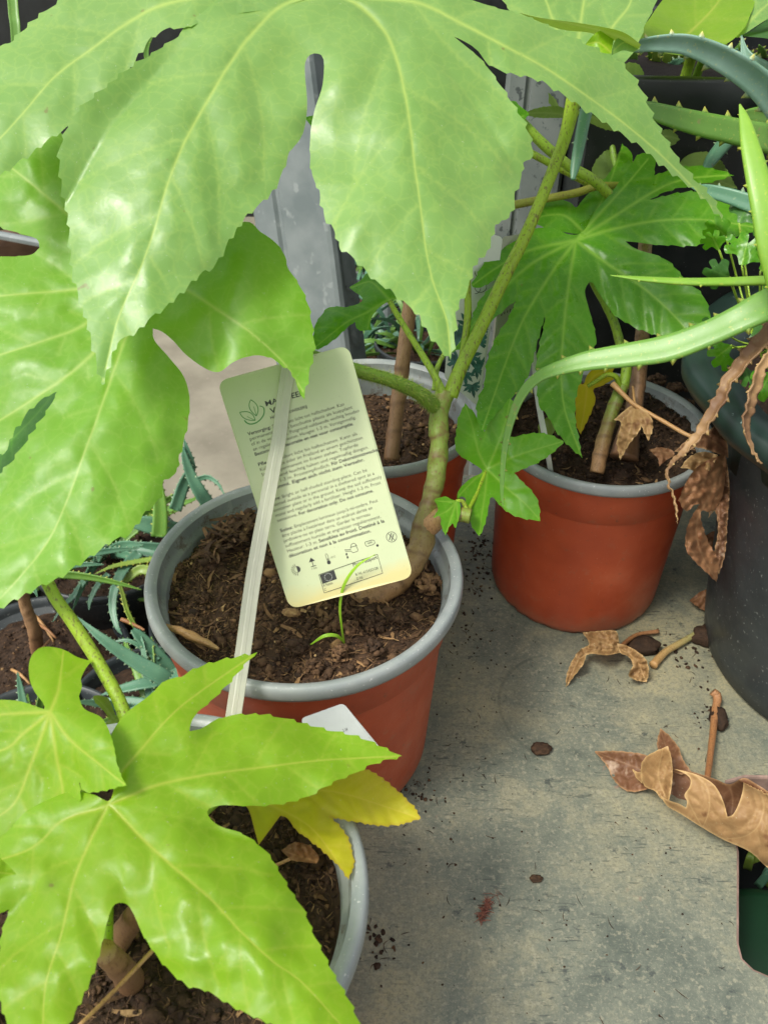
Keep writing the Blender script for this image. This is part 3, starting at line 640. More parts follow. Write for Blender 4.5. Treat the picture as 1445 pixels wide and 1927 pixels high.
c2 = (280, 525)
L2 = [[(300, 560), (380, 470), (440, 425), (470, 418), (490, 436), (515, 453), (535, 478), (543, 505), (566, 540), (582, 580), (588, 615), (592, 650), (586, 690), (572, 748, T_), (559, 728), (548, 702), (530, 688), (510, 674), (490, 669), (462, 672), (437, 683), (412, 700), (386, 693), (351, 668), (326, 641), (305, 624), (288, 618, T_), (291, 640), (318, 672), (346, 708), (357, 748), (355, 790), (347, 830), (336, 866), (333, 888), (311, 904), (300, 940), (271, 968), (246, 1003), (211, 1018), (190, 1034), (155, 1058), (112, 1087), (75, 1104), (38, 1124), (0, 1146), (-60, 1185, T_), (-90, 1120), (-70, 1020), (-44, 935), (17, 874), (52, 826), (85, 780), (109, 737, T_), (97, 742), (72, 757), (48, 782), (25, 816), (8, 850), (-60, 868), (-140, 872, T_), (-150, 760), (-120, 690, T_), (-200, 620), (-190, 560, T_), (-100, 500), (0, 484), (40, 482), (62, 478), (75, 466, T_), (70, 450), (40, 440), (0, 427), (-50, 400), (-120, 300), (-90, 230, T_), (-20, 205), (40, 215), (105, 240), (150, 310), (200, 400), (240, 470)]]
V2 = [[c2, (350, 546), (420, 590), (480, 632), (540, 690), (572, 740)], [c2, (262, 580), (235, 640), (200, 740), (160, 850), (90, 1020), (-40, 1170)], [c2, (175, 665), (65, 750), (-50, 820), (-130, 860)], [c2, (140, 545), (0, 557), (-180, 580)], [c2, (160, 610), (95, 637), (0, 668), (-110, 700)], [c2, (125, 400), (25, 318), (-80, 245)]]
leaf('leaf', A, L2, c2, V2, [(280, 525, .405), (575, 740, .398), (460, 560, .392), (90, 1020, .350), (-60, 1185, .345), (220, 760, .372), (340, 800, .372), (-190, 570, .40), (-130, 860, .375), (-90, 240, .435), (60, 300, .42)], L_BRIGHT, 6.5, (7, 34), .0018, .005, 110, 130, .0030, 3.8)
stem('petiole', A, [(822, 768, .508, 15), (785, 738, .492, 14), (735, 716, .476, 13), (680, 700, .462, 13), (590, 672, .443, 13), (450, 610, .425, 11), (280, 527, .408, 9)], ST_DGREEN, .08, hair=1500, hl=.0026)
stem('petiole', A, [(846, 745, .508, 15), (868, 690, .505, 13), (905, 615, .502, 12.5), (950, 520, .498, 12), (990, 440, .495, 11.5), (1030, 345, .490, 11), (1062, 260, .486, 12), (1078, 190, .480, 14), (1084, 140, .474, 13)], ST_YEL, .04)
stem('petiole', A, [(850, 735, .509, 8), (870, 670, .508, 7), (880, 560, .50, 7), (860, 420, .48, 7), (760, 180, .46, 7), (640, -6, .427, 7)], ST_YEL, .04)
stem('petiole', A, [(832, 740, .506, 9), (815, 702, .502, 7), (780, 645, .500, 6), (752, 600, .499, 5.5), (732, 566, .500, 5)], ST_GREEN, .05, hair=200, hl=.0012)
stem('petiole', A, [(818, 735, .512, 6), (822, 695, .512, 5), (834, 668, .512, 4), (850, 640, .512, 4)], ST_GREEN, .05)
c6 = (732, 563)
L6 = [[(733, 543), (724, 527), (702, 514), (690, 514), (680, 526), (658, 541, T_), (668, 550), (680, 558), (680, 568), (655, 577), (620, 578), (603, 596), (592, 615), (588, 660, T_), (609, 653), (633, 636), (650, 620), (668, 605, T_), (670, 615), (678, 622), (700, 621, T_), (697, 610), (699, 598), (710, 582), (730, 568), (752, 562, T_), (742, 552)]]
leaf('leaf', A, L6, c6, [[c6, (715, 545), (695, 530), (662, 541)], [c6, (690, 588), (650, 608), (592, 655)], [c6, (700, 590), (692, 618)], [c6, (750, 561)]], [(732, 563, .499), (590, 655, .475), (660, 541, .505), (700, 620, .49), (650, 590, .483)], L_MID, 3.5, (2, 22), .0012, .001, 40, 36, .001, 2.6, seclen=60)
c5 = (916, 883)
L5 = [[(886, 870), (866, 858), (856, 841), (858, 816), (862, 786), (875, 760, T_), (890, 775), (902, 795), (911, 814, T_), (920, 790), (938, 763), (961, 748, T_), (967, 766), (962, 795), (956, 824, T_), (971, 821), (1001, 815), (1031, 817), (1061, 831, T_), (1041, 851), (1016, 868), (991, 880), (967, 890, T_), (982, 906), (1002, 926), (1014, 951), (1015, 980, T_), (991, 977), (966, 970), (944, 955), (927, 935, T_), (922, 937), (918, 961), (912, 986), (902, 1010, T_), (889, 993), (879, 966), (875, 938, T_), (868, 934), (861, 938, T_), (863, 922), (884, 901), (907, 887)]]
leaf('leaf', A, L5, c5, [[c5, (900, 850), (888, 800), (876, 765)], [c5, (935, 840), (950, 795), (960, 752)], [c5, (960, 862), (1010, 845), (1055, 832)], [c5, (955, 920), (990, 950), (1013, 976)], [c5, (912, 930), (906, 970), (902, 1004)], [c5, (890, 905), (866, 930)]], [(916, 883, .535), (875, 760, .525), (960, 750, .532), (1060, 831, .525), (1014, 978, .515), (902, 1008, .508), (862, 936, .512), (960, 870, .527), (900, 830, .530)], L_SMALL, 4, (2.5, 20), .0008, .002, 45, 40, .0008, 2.4, seclen=80)
stem('petiole', A, [(880, 970, .504, 6), (884, 955, .512, 4), (896, 930, .522, 4), (914, 886, .536, 4)], ST_YEL, .05)
cT = (858, 944)
leaf('leaf', A, [[(850, 940), (838, 934), (828, 936), (818, 941, T_), (822, 952), (823, 962), (814, 974, T_), (828, 972), (830, 990), (838, 1009, T_), (845, 992), (851, 985), (857, 993), (862, 980, T_), (866, 962), (864, 945)]], cT, [[cT, (840, 944), (820, 942)], [cT, (840, 962), (816, 973)], [cT, (848, 975), (838, 1005)], [cT, (861, 978)]], [(858, 944, .500), (818, 941, .494), (838, 1009, .49), (862, 980, .495)], L_SMALL, 3.2, (2, 14), .0008, .001, 25, 22, .0006, 2)
stem('petiole', A, [(880, 962, .503, 5), (870, 944, .502, 4), (858, 943, .5005, 3)], ST_YEL, .05)
# top right leaf of the same plant, reached by the thick petiole
c8 = (1084, 145)
leaf('leaf', A, [[(1060, 120), (1000, 80), (960, 20), (930, -20), (900, -90, T_), (980, -80), (1040, -60), (1075, -20, T_), (1090, -100), (1150, -180, T_), (1220, -130), (1262, -60), (1236, 0), (1228, 18), (1214, 46), (1205, 70), (1190, 100), (1150, 140), (1110, 160)]], c8, [[c8, (1062, 90), (1037, 30), (1026, 0), (990, -60)], [c8, (1120, 100), (1156, 45), (1187, 0), (1200, -100)], [c8, (1090, 60), (1110, -60), (1145, -170)]], [(1084, 145, .475), (900, -90, .53), (1150, -180, .56), (1262, -60, .53), (1205, 70, .49), (1030, 20, .50)], L_BIG, 6.5, (3, 40), .0012, .003, 90, 70, .001, 4)
leaf('leaf', A, [[(975, 24, T_), (1020, 34), (1080, 42), (1140, 52), (1175, 62), (1206, 84, T_), (1196, 92), (1160, 78), (1110, 62), (1050, 54)]], (1200, 80), [[(1204, 84), (1120, 55), (980, 26)]], [(975, 24, .47), (1206, 84, .462), (1080, 42, .458), (1110, 62, .466)], L_OLIVE, 4, (0, 30), .0004, .001, 40, 0, .0006, 3)
leaf('leaf', A, [[(1101, 84, T_), (1110, 72), (1124, 60), (1143, 56), (1155, 62), (1151, 92), (1149, 105, T_), (1126, 100)]], (1149, 98), [[(1149, 98), (1125, 80), (1103, 84)]], [(1101, 84, .462), (1124, 60, .455), (1155, 62, .470), (1149, 100, .455)], L_LIME, 3.5, (0, 30), .0004, .001, 30, 0, .0006, 2)
leaf('leaf', A, [[(1150, 104, T_), (1153, 85), (1162, 72), (1180, 72), (1196, 82), (1204, 92, T_), (1190, 98), (1172, 95)]], (1200, 90), [[(1202, 92), (1175, 80), (1154, 95)]], [(1150, 104, .46), (1162, 72, .462), (1204, 92, .47)], L_BIG, 3.5, (0, 30), .0004, .001, 30, 0, .0006, 2)
# leaf in shade seen through the slit of the lower left leaf, and the blades around it
leaf('leaf', A, [[(140, 690, T_), (130, 780), (80, 850), (0, 900), (-60, 900, T_), (-20, 800), (50, 730)]], (140, 690), [[(140, 690), (60, 790), (-50, 895)]], [(140, 690, .43), (-60, 900, .42), (0, 780, .435)], leafmat('slit leaf with painted shade', (.05, .20, .006), (.08, .26, .01), (.14, .34, .03), .2, (.08, .36, .01), .4), 6, (3, 30), .001, .002, 60, 40, .001, 3)  # its green is darkened so the colour itself carries the shade
# ------------------------------------------------------------------ plant in the back pot
stem('trunk', C, [(736, 866, .598, 15), (742, 810, .596, 14), (750, 750, .592, 14.5), (758, 680, .588, 14), (768, 600, .584, 13.5), (776, 530, .580, 13), (790, 420, .574, 12)], ST_WOOD, .12, rings=(.12, .25, .4))
for (a, b, c_, d_) in (((760, 380, .56), (700, 300, .54), (660, 250, .53), 1), ((810, 360, .57), (850, 280, .56), (900, 250, .55), 2)):
    stem('petiole', C, [(788, 425, .574, 5), (*a, 5), (*b, 4.5), (*c_, 4)], ST_GREEN, .05)
    x, y, d = c_; s = 60
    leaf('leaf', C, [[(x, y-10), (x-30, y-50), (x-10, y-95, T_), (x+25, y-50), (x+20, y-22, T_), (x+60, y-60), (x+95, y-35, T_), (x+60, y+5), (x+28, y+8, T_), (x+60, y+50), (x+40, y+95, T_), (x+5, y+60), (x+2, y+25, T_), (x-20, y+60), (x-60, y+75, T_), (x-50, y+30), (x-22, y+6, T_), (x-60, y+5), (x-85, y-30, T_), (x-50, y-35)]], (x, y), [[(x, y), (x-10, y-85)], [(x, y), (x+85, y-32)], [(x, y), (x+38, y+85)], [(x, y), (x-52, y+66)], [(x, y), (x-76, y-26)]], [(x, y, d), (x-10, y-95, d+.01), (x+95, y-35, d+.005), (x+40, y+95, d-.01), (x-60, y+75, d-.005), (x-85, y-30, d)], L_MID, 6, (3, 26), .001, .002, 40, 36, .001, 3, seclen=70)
# ------------------------------------------------------------------ right plant
stem('trunk', B, [(1172, 862, .594, 27), (1186, 800, .597, 19), (1196, 745, .600, 15), (1203, 690, .602, 14), (1208, 620, .603, 13), (1211, 540, .603, 13), (1213, 455, .602, 13), (1216, 400, .60, 12)], ST_WOOD, .14, rings=(.3, .5, .62))
stem('trunk', B, [(1122, 890, .582, 13), (1130, 850, .583, 14), (1140, 810, .584, 13), (1155, 765, .585, 12.5), (1172, 725, .585, 12)], ST_TRUNK, .14, rings=(.2, .4, .55, .75))
stem('petiole', B, [(1172, 728, .585, 11), (1178, 690, .584, 9.5), (1167, 650, .583, 9), (1156, 610, .581, 8.5), (1139, 572, .579, 8.5), (1117, 532, .578, 8), (1085, 456, .575, 6)], ST_GREEN, .05)
c7 = (1083, 452)
L7 = [[(1071, 441), (1046, 431), (1011, 429), (991, 440), (961, 458), (922, 481), (904, 505), (886, 538, T_), (905, 541), (925, 530), (945, 523, T_), (925, 540), (904, 562), (890, 590), (876, 625), (846, 668, T_), (872, 650), (895, 626), (913, 612), (931, 599), (952, 580), (971, 566, T_), (963, 583), (953, 604), (939, 625), (923, 657), (914, 690), (911, 722), (898, 755), (897, 783), (906, 815, T_), (926, 788), (950, 760), (975, 736), (996, 700), (1008, 655), (1016, 625), (1026, 590, T_), (1023, 612), (1013, 655), (1008, 690), (1010, 728), (1013, 762), (1030, 782), (1042, 806), (1063, 832), (1095, 862, T_), (1090, 831), (1083, 794), (1083, 750), (1099, 697), (1117, 657), (1121, 633), (1110, 590), (1101, 556), (1101, 543), (1108, 531, T_), (1115, 532), (1123, 546), (1144, 577), (1154, 592), (1176, 606), (1197, 618), (1217, 625), (1246, 636), (1277, 648), (1297, 664), (1318, 685), (1344, 712, T_), (1344, 672), (1335, 616), (1334, 586), (1320, 553), (1294, 531), (1278, 513), (1256, 491), (1231, 479), (1209, 473), (1190, 465), (1176, 454, T_), (1198, 456), (1234, 461), (1262, 462), (1296, 463), (1339, 456), (1376, 447), (1410, 439), (1446, 434, T_), (1434, 410), (1420, 392), (1397, 375), (1350, 362), (1300, 360), (1260, 366), (1222, 376, T_), (1260, 358), (1300, 350), (1340, 342), (1381, 330, T_), (1345, 318), (1305, 312), (1265, 318), (1230, 330, T_), (1232, 300), (1205, 288), (1180, 320), (1150, 362), (1120, 398), (1096, 436)]]
V7 = [[c7, (1000, 470), (940, 500), (890, 536)], [c7, (1010, 490), (950, 540), (900, 600), (850, 662)], [c7, (1040, 510), (985, 600), (945, 700), (908, 806)], [c7, (1072, 520), (1062, 600), (1056, 690), (1062, 770), (1092, 854)], [c7, (1140, 495), (1220, 550), (1290, 620), (1340, 704)], [c7, (1150, 432), (1240, 415), (1340, 415), (1440, 432)], [c7, (1150, 410), (1240, 355), (1300, 335), (1374, 330)], [c7, (1130, 400), (1180, 345), (1218, 300)]]
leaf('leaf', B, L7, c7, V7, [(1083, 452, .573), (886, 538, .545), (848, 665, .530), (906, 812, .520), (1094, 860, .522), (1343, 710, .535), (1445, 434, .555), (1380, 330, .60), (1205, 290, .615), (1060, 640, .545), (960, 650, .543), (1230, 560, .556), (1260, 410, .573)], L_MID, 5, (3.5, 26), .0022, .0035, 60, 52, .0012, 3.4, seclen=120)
# gloss lobe behind the centre of that leaf
leaf('leaf', B, [[(1086, 440), (1050, 434), (1015, 425), (998, 410, T_), (1016, 386), (1041, 374), (1071, 380), (1084, 390), (1100, 371), (1150, 320), (1170, 270, T_), (1190, 300), (1160, 370), (1110, 430)]], (1100, 440), [[(1100, 440), (1060, 405), (1002, 410)], [(1100, 440), (1140, 360), (1170, 278)]], [(1100, 440, .60), (998, 410, .60), (1170, 270, .635), (1060, 380, .607)], L_MID, 5, (2, 30), .0012, .003, 50, 40, .001, 3, seclen=70)
cy = (1104, 727)
leaf('leaf', B, [[(1098, 722), (1104, 706), (1116, 695), (1136, 690), (1156, 690, T_), (1152, 700), (1162, 705, T_), (1150, 716), (1132, 726), (1116, 733), (1120, 752), (1110, 780), (1092, 818, T_), (1084, 800), (1082, 760), (1083, 717, T_), (1092, 722)]], cy, [[cy, (1120, 706), (1152, 693)], [cy, (1130, 722), (1158, 706)], [cy, (1100, 765), (1092, 810)], [cy, (1085, 720)]], [(1104, 727, .578), (1156, 692, .59), (1092, 815, .575), (1083, 717, .57)], L_YEL, 3.5, (2, 18), .0008, .001, 26, 24, .0008, 2.2, label='small yellowing leaf')
leaf('leaf', B, [[(1012, 800, T_), (1030, 786), (1045, 806), (1030, 824), (1015, 826)], [(1095, 752, T_), (1080, 780), (1070, 815), (1055, 820), (1060, 790), (1078, 762)]], (1090, 750), [[(1095, 752), (1060, 815)]], [(1012, 800, .572), (1045, 806, .57), (1095, 752, .585), (1060, 818, .576)], L_OLIVE, 3.5, (1.5, 16), .0006, .001, 26, 0, .0008, 2)
stem('petiole', B, [(1166, 728, .583, 5), (1158, 709, .580, 5), (1140, 706, .579, 4.5), (1120, 718, .578, 4), (1105, 727, .5775, 3.5)], ST_YEL, .06)
stem('dry_twig', B, [(1152, 722, .578, 6), (1172, 742, .574, 4.5), (1197, 764, .570, 4), (1246, 792, .562, 4), (1296, 820, .552, 4), (1345, 836, .545, 5)], ST_DRY, .1)
cdl = (1194, 765)
leaf('dry_leaf', B, [[(1190, 763), (1170, 776), (1155, 790, T_), (1168, 796), (1160, 830), (1166, 866, T_), (1182, 838), (1202, 812), (1206, 800, T_), (1212, 815), (1220, 830, T_), (1228, 805), (1224, 785), (1208, 770)]], cdl, [[cdl, (1176, 785), (1158, 790)], [cdl, (1185, 810), (1167, 860)], [cdl, (1212, 790), (1220, 824)]], [(1194, 765, .572), (1155, 790, .572), (1166, 862, .572), (1220, 828, .560), (1195, 810, .56)], D_TAN, 3, (2, 14), .0014, .002, 22, 16, .0022, 2, label='small dry tan leaf hanging on the stem')
stem('dry_twig', B, [(1194, 765, .572, 2.5), (1192, 745, .578, 2.5), (1190, 728, .585, 2.5)], ST_DRY, .1)
cb = (1362, 860)
leaf('dry_leaf', B, [[(1364, 858), (1347, 860), (1322, 871), (1302, 889), (1287, 914), (1276, 942, T_), (1284, 956), (1293, 962), (1306, 950), (1317, 948, T_), (1305, 965), (1293, 990), (1289, 1030), (1306, 1056), (1327, 1076), (1348, 1096, T_), (1351, 1056), (1333, 1021), (1320, 985), (1319, 962), (1338, 962), (1356, 940), (1363, 905)]], cb, [[cb, (1330, 900), (1280, 940)], [cb, (1335, 930), (1310, 985), (1318, 1040), (1345, 1088)], [cb, (1350, 920), (1340, 955)]], [(1362, 860, .548), (1276, 942, .515), (1347, 1094, .520), (1356, 940, .545), (1300, 1000, .516), (1330, 900, .528)], D_RUST, 3.5, (2, 16), .0022, .003, 30, 26, .004, 2.4, seclen=50, label='rust brown dry leaf hanging over the rim')
leaf('dry_leaf', B, [[(1268, 850, T_), (1300, 822), (1330, 812), (1345, 800, T_), (1366, 830), (1370, 862, T_), (1345, 852), (1310, 842), (1290, 850)]], (1360, 840), [[(1364, 850), (1330, 826), (1270, 850)]], [(1268, 850, .535), (1345, 800, .552), (1370, 862, .548), (1320, 840, .53)], D_BROWN, 3.5, (1.5, 16), .002, .002, 30, 20, .003, 2.2, label='dark brown dry leaf over the rim')
leaf('dry_leaf', B, [[(1220, 846, T_), (1240, 842), (1262, 846), (1268, 856), (1250, 868), (1240, 878, T_), (1236, 862)]], (1266, 854), [[(1266, 854), (1245, 850), (1222, 847)]], [(1220, 846, .53), (1262, 846, .536), (1240, 878, .525)], D_RUST, 3, (1.5, 12), .0015, .001, 20, 14, .002, 2)
leaf('dry_leaf', B, [[(1366, 862, T_), (1352, 890), (1338, 930), (1332, 975, T_), (1345, 962), (1350, 1000), (1342, 1050), (1352, 1080, T_), (1364, 1040), (1368, 980), (1372, 920)]], (1366, 862), [[(1366, 862), (1352, 940), (1354, 1010), (1352, 1070)]], [(1366, 862, .553), (1332, 975, .545), (1352, 1080, .541), (1372, 920, .556), (1352, 960, .538)], D_BROWN, 3.5, (2, 16), .002, .003, 24, 22, .004, 2.2, seclen=40)
leaf('dry_leaf', B, [[(1350, 856, T_), (1322, 850), (1296, 860), (1280, 880, T_), (1300, 884), (1318, 898), (1338, 880)]], (1350, 856), [[(1350, 856), (1318, 868), (1284, 878)]], [(1350, 856, .540), (1280, 880, .524), (1318, 898, .527), (1310, 852, .536)], D_TAN, 3.5, (1.5, 14), .002, .002, 22, 18, .003, 2, seclen=30)
# ------------------------------------------------------------------ front plant
stem('trunk', D, [(196, 1790, dz(196, 1790, .160), 22), (222, 1815, dz(222, 1815, .140), 24), (250, 1850, dz(250, 1850, .116), 27)][::-1], ST_WOOD, .10)
stem('trunk', D, [(270, 1700, dz(262, 1700, .155), 20), (240, 1745, dz(240, 1745, .135), 23), (212, 1785, dz(212, 1785, .118), 25)], ST_WOOD, .10)
c3 = (203, 1515)
L3 = [[(205, 1507), (215, 1480), (212, 1440), (206, 1395), (226, 1355), (246, 1335), (281, 1309), (311, 1281), (341, 1273), (371, 1256), (416, 1242), (482, 1229, T_), (460, 1252), (431, 1286), (401, 1316), (373, 1340), (361, 1358), (357, 1376, T_), (381, 1370), (401, 1357), (431, 1347), (467, 1344), (502, 1345), (542, 1353), (602, 1370), (650, 1380), (694, 1394), (758, 1423, T_), (704, 1437), (667, 1456), (622, 1475), (577, 1500), (527, 1513), (467, 1517), (421, 1515), (394, 1522), (392, 1534), (411, 1553), (452, 1567), (483, 1586), (512, 1616), (542, 1667), (572, 1712), (586, 1747), (608, 1792), (628, 1832), (657, 1882), (676, 1927), (706, 2010, T_), (640, 1985), (560, 1950), (492, 1920), (452, 1902), (416, 1880), (381, 1862), (358, 1858), (331, 1837), (311, 1819), (286, 1786), (266, 1752), (251, 1718), (238, 1701), (218, 1701), (206, 1722), (196, 1762), (181, 1817), (161, 1867), (131, 1927), (85, 2030, T_), (40, 1990), (5, 1900), (-6, 1830), (0, 1782), (6, 1747), (19, 1711, T_), (0, 1717), (-60, 1722), (-130, 1650, T_), (-90, 1600), (0, 1575), (50, 1527), (100, 1501), (135, 1490), (176, 1495)]]
V3 = [[c3, (225, 1460), (262, 1415), (340, 1330), (478, 1232)], [c3, (240, 1500), (301, 1476), (401, 1456), (502, 1443), (602, 1431), (750, 1423)], [c3, (218, 1525), (266, 1576), (326, 1631), (401, 1696), (452, 1752), (517, 1812), (577, 1857), (703, 2000)], [c3, (196, 1530), (171, 1581), (140, 1656), (115, 1762), (85, 1862), (82, 2015)], [c3, (186, 1522), (115, 1546), (50, 1601), (-120, 1650)]]
leaf('leaf', D, L3, c3, V3, [(203, 1515, .318), (482, 1229, .375), (757, 1423, .350), (706, 2010, .262), (85, 2030, .258), (-130, 1650, .305), (400, 1456, .328), (400, 1696, .292), (120, 1760, .287), (330, 1340, .345)], L_LIME, 6.5, (5.5, 33), .0013, .004, 100, 120, .0022, 3.6)
stem('petiole', D, [(203, 1516, .319, 8), (240, 1570, .330, 9), (262, 1640, .335, 10), (268, 1705, dz(262, 1700, .153), 11)], ST_YEL, .05)
c4 = (95, 1340)
L4 = [[(84, 1334), (81, 1322), (66, 1302), (57, 1280), (55, 1252), (62, 1231), (79, 1218), (103, 1218), (124, 1224), (143, 1235), (157, 1240), (173, 1244, T_), (162, 1258), (153, 1277), (155, 1293), (149, 1310, T_), (156, 1330), (166, 1338), (191, 1350), (206, 1375), (216, 1410), (222, 1441), (237, 1477, T_), (206, 1486), (176, 1491), (157, 1488), (150, 1470, T_), (150, 1510), (120, 1570), (60, 1650), (0, 1710, T_), (-20, 1640), (-50, 1560, T_), (-120, 1500), (-140, 1420, T_), (-110, 1350), (-60, 1325), (0, 1317), (40, 1320), (65, 1328)]]
leaf('leaf', D, L4, c4, [[c4, (110, 1300), (116, 1260), (120, 1226)], [c4, (130, 1390), (190, 1440), (232, 1474)], [c4, (105, 1415), (118, 1500), (90, 1570), (10, 1700)], [c4, (60, 1435), (25, 1515), (-45, 1560)], [c4, (45, 1380), (0, 1413), (-130, 1425)], [c4, (0, 1345), (-100, 1360)]], [(95, 1340, .335), (173, 1244, .36), (60, 1240, .36), (236, 1476, .312), (0, 1710, .315), (-140, 1420, .34), (110, 1460, .327), (190, 1390, .322)], L_LIME, 5.5, (4, 17), .001, .003, 70, 70, .001, 3.6, seclen=120)
stem('petiole', D, [(95, 1342, .337, 6), (140, 1440, .352, 7), (200, 1600, .350, 8), (205, 1780, dz(200, 1785, .150), 9)], ST_YEL, .05)
cY = (440, 1487)
leaf('leaf', D, [[(430, 1475), (500, 1462), (590, 1448), (650, 1452), (690, 1448), (720, 1465), (752, 1491), (781, 1521), (792, 1541, T_), (750, 1552), (712, 1554), (682, 1549), (647, 1543), (622, 1537, T_), (647, 1563), (660, 1591), (666, 1626), (656, 1656, T_), (637, 1631), (607, 1601), (582, 1581), (557, 1561), (541, 1540), (528, 1535, T_), (502, 1570), (487, 1590, T_), (479, 1561), (469, 1526), (455, 1508)]], cY, [[cY, (540, 1488), (640, 1492), (786, 1539)], [cY, (520, 1520), (590, 1562), (653, 1648)], [cY, (462, 1520), (486, 1582)]], [(440, 1487, .370), (790, 1541, .372), (655, 1655, .350), (487, 1590, .352), (640, 1490, .375), (590, 1560, .362)], L_YEL, 5, (4, 15), .001, .002, 60, 44, .0014, 3, seclen=100, label='yellow leaf')
stem('petiole', D, [(440, 1488, .371, 6), (380, 1540, .362, 6), (320, 1640, .352, 7), (268, 1720, dz(262, 1720, .145), 8)], ST_YEL, .05)
stem('petiole', D, [(268, 1712, dz(262, 1700, .150), 13), (275, 1500, .352, 13), (235, 1345, .362, 13), (190, 1255, .366, 12.5), (140, 1175, .366, 12.5), (105, 1125, .364, 12), (70, 1060, .362, 12), (-30, 900, .375, 10), (-160, 800, .39, 8)], ST_YEL, .05)
leaf('leaf', D, [[(-160, 800), (-200, 720, T_), (-240, 790), (-300, 860, T_), (-240, 900), (-260, 990, T_), (-180, 940), (-120, 990, T_), (-110, 900), (-60, 870, T_), (-120, 830)]], (-160, 800), [[(-160, 800), (-290, 858)], [(-160, 800), (-255, 980)], [(-160, 800), (-122, 980)]], [(-160, 800, .39), (-300, 860, .37), (-120, 990, .37), (-200, 720, .41)], L_LIME, 8, (4, 30), .001, .003, 60, 50, .001, 4)
leaf('leaf', D, [[(204, 1352), (196, 1338), (180, 1322), (176, 1310, T_), (188, 1308), (204, 1314), (212, 1330), (218, 1346, T_), (236, 1356), (212, 1362), (196, 1364, T_)]], (214, 1352), [[(214, 1352), (198, 1330), (180, 1312)]], [(214, 1352, .364), (176, 1310, .360), (236, 1356, .362), (204, 1314, .368)], L_OLIVE, 3.2, (1.5, 12), .0012, .002, 20, 14, .0014, 2)
leaf('leaf', D, [[(-20, 1600, T_), (5, 1618), (32, 1645, T_), (10, 1650), (-20, 1660)]], (-20, 1640), [[(-20, 1640), (30, 1645)]], [(-20, 1600, .28), (32, 1645, .285), (-20, 1660, .28)], L_LIME, 4, (0, 12), .0005, .001, 20, 0, .0005, 2)
leaf('dry_leaf', D, [[(530, 1600, T_), (555, 1585), (582, 1592), (600, 1612), (596, 1625, T_), (570, 1622), (548, 1618)]], (590, 1620), [[(594, 1622), (535, 1602)]], [(530, 1600, .372), (582, 1592, .375), (596, 1625, .366), (560, 1605, .366)], D_RUST, 3.5, (1.5, 14), .002, .001, 24, 16, .002, 2)
stem('dry_twig', D, [(520, 1628, dz(520, 1628, .121), 3.4), (550, 1614, dz(550, 1614, .126), 3.2), (585, 1592, dz(585, 1592, .124), 3)], ST_DRY, .15)
stem('dry_twig', D, [(150, 1930, .300, 4), (220, 1860, .312, 4.2), (290, 1786, .322, 4.5)], ST_DRY, .1)
# ------------------------------------------------------------------ the printed plant label on its clear stake
CQ = [(410, 718), (655, 648), (778, 1085), (545, 1148)]
cp = tps([(410, 718, .4375), (655, 648, .4375), (778, 1085, .444), (545, 1148, .444), (594, 900, .4408)])
cp3 = [P(x, y, float(cp(np.array([[x, y]]))[0])) for x, y in CQ]
pn = np.cross(cp3[1]-cp3[0], cp3[3]-cp3[0]); pn /= np.linalg.norm(pn); po = cp3[0]
if pn@(CAM-po) < 0: pn = -pn
def oncard(Q, off=0.0):                  # image position -> point on the (flat) card plane
    r = ray(np.asarray(Q)[:, 0], np.asarray(Q)[:, 1]); o = po+pn*off
    t = ((o-CAM)@pn)/(r@pn); u = (np.asarray(Q)[:, 0]-594)/180; v = (np.asarray(Q)[:, 1]-900)/240; return CAM+t[:, None]*r+pn*(.0022*u*u-.0016*v*v+.0008*u*v)[:, None]
stake_base = P(411, 1540, dz(411, 1540, .112))
LBL = thing('plant_label', 'pale printed plant label clipped to a clear stake rising from the nearest pot', 'plant label', stake_base, 'plant labels')
def rrect(q, r, n=8):
    q = [np.array(p, float) for p in q]; o = []
    for i in range(4):
        p = q[i]; a = q[i-1]-p; b = q[(i+1) % 4]-p; a /= np.linalg.norm(a); b /= np.linalg.norm(b)
        for t in np.linspace(0, 1, n):
            o.append((1-t)**2*(p+a*r)+2*t*(1-t)*p+t*t*(p+b*r))
    return np.array(o)
def card(name, parent, q, r, toplane, mat, th=.0006, back=None):
    o = rrect(q, r); lo, hi = o.min(0), o.max(0); g = 8
    gx, gy = np.meshgrid(np.arange(lo[0], hi[0], g), np.arange(lo[1], hi[1], g)); Q = np.c_[gx.ravel(), gy.ravel()]; Q = Q[inside(Q, o)]
    d, _, _ = seg_dist(Q, o, np.roll(o, -1, 0)); Q = Q[d > 3]
    rr = delaunay_2d_cdt([Vector(p) for p in np.vstack([o, Q]).tolist()], [], [list(range(len(o)))], 1, 1e-4)
    V2 = np.array([v[:] for v in rr[0]]); Fc = [tuple(f) for f in rr[2]]; n = len(V2)
    top = toplane(V2, 0.0); bot = toplane(V2, -th)
    c0 = (np.array(q[0])+np.array(q[1]))/2; c1_ = (np.array(q[2])+np.array(q[3]))/2; ax = c1_-c0; tone = ((V2-c0)@ax)/(ax@ax)
    ed = {}
    for f in Fc:
        for a, b in zip(f, f[1:]+f[:1]): ed[(a, b)] = 1
    F = list(Fc)+[tuple(n+i for i in f[::-1]) for f in Fc]+[(b, a, n+a, n+b) for a, b in ed if (b, a) not in ed]
    return obj(name, np.vstack([top, bot]), F, mat, parent, attrs={'tone': np.r_[tone, tone]}, smooth=False)
cardo = card('card', LBL, CQ, 22, oncard, CARD)
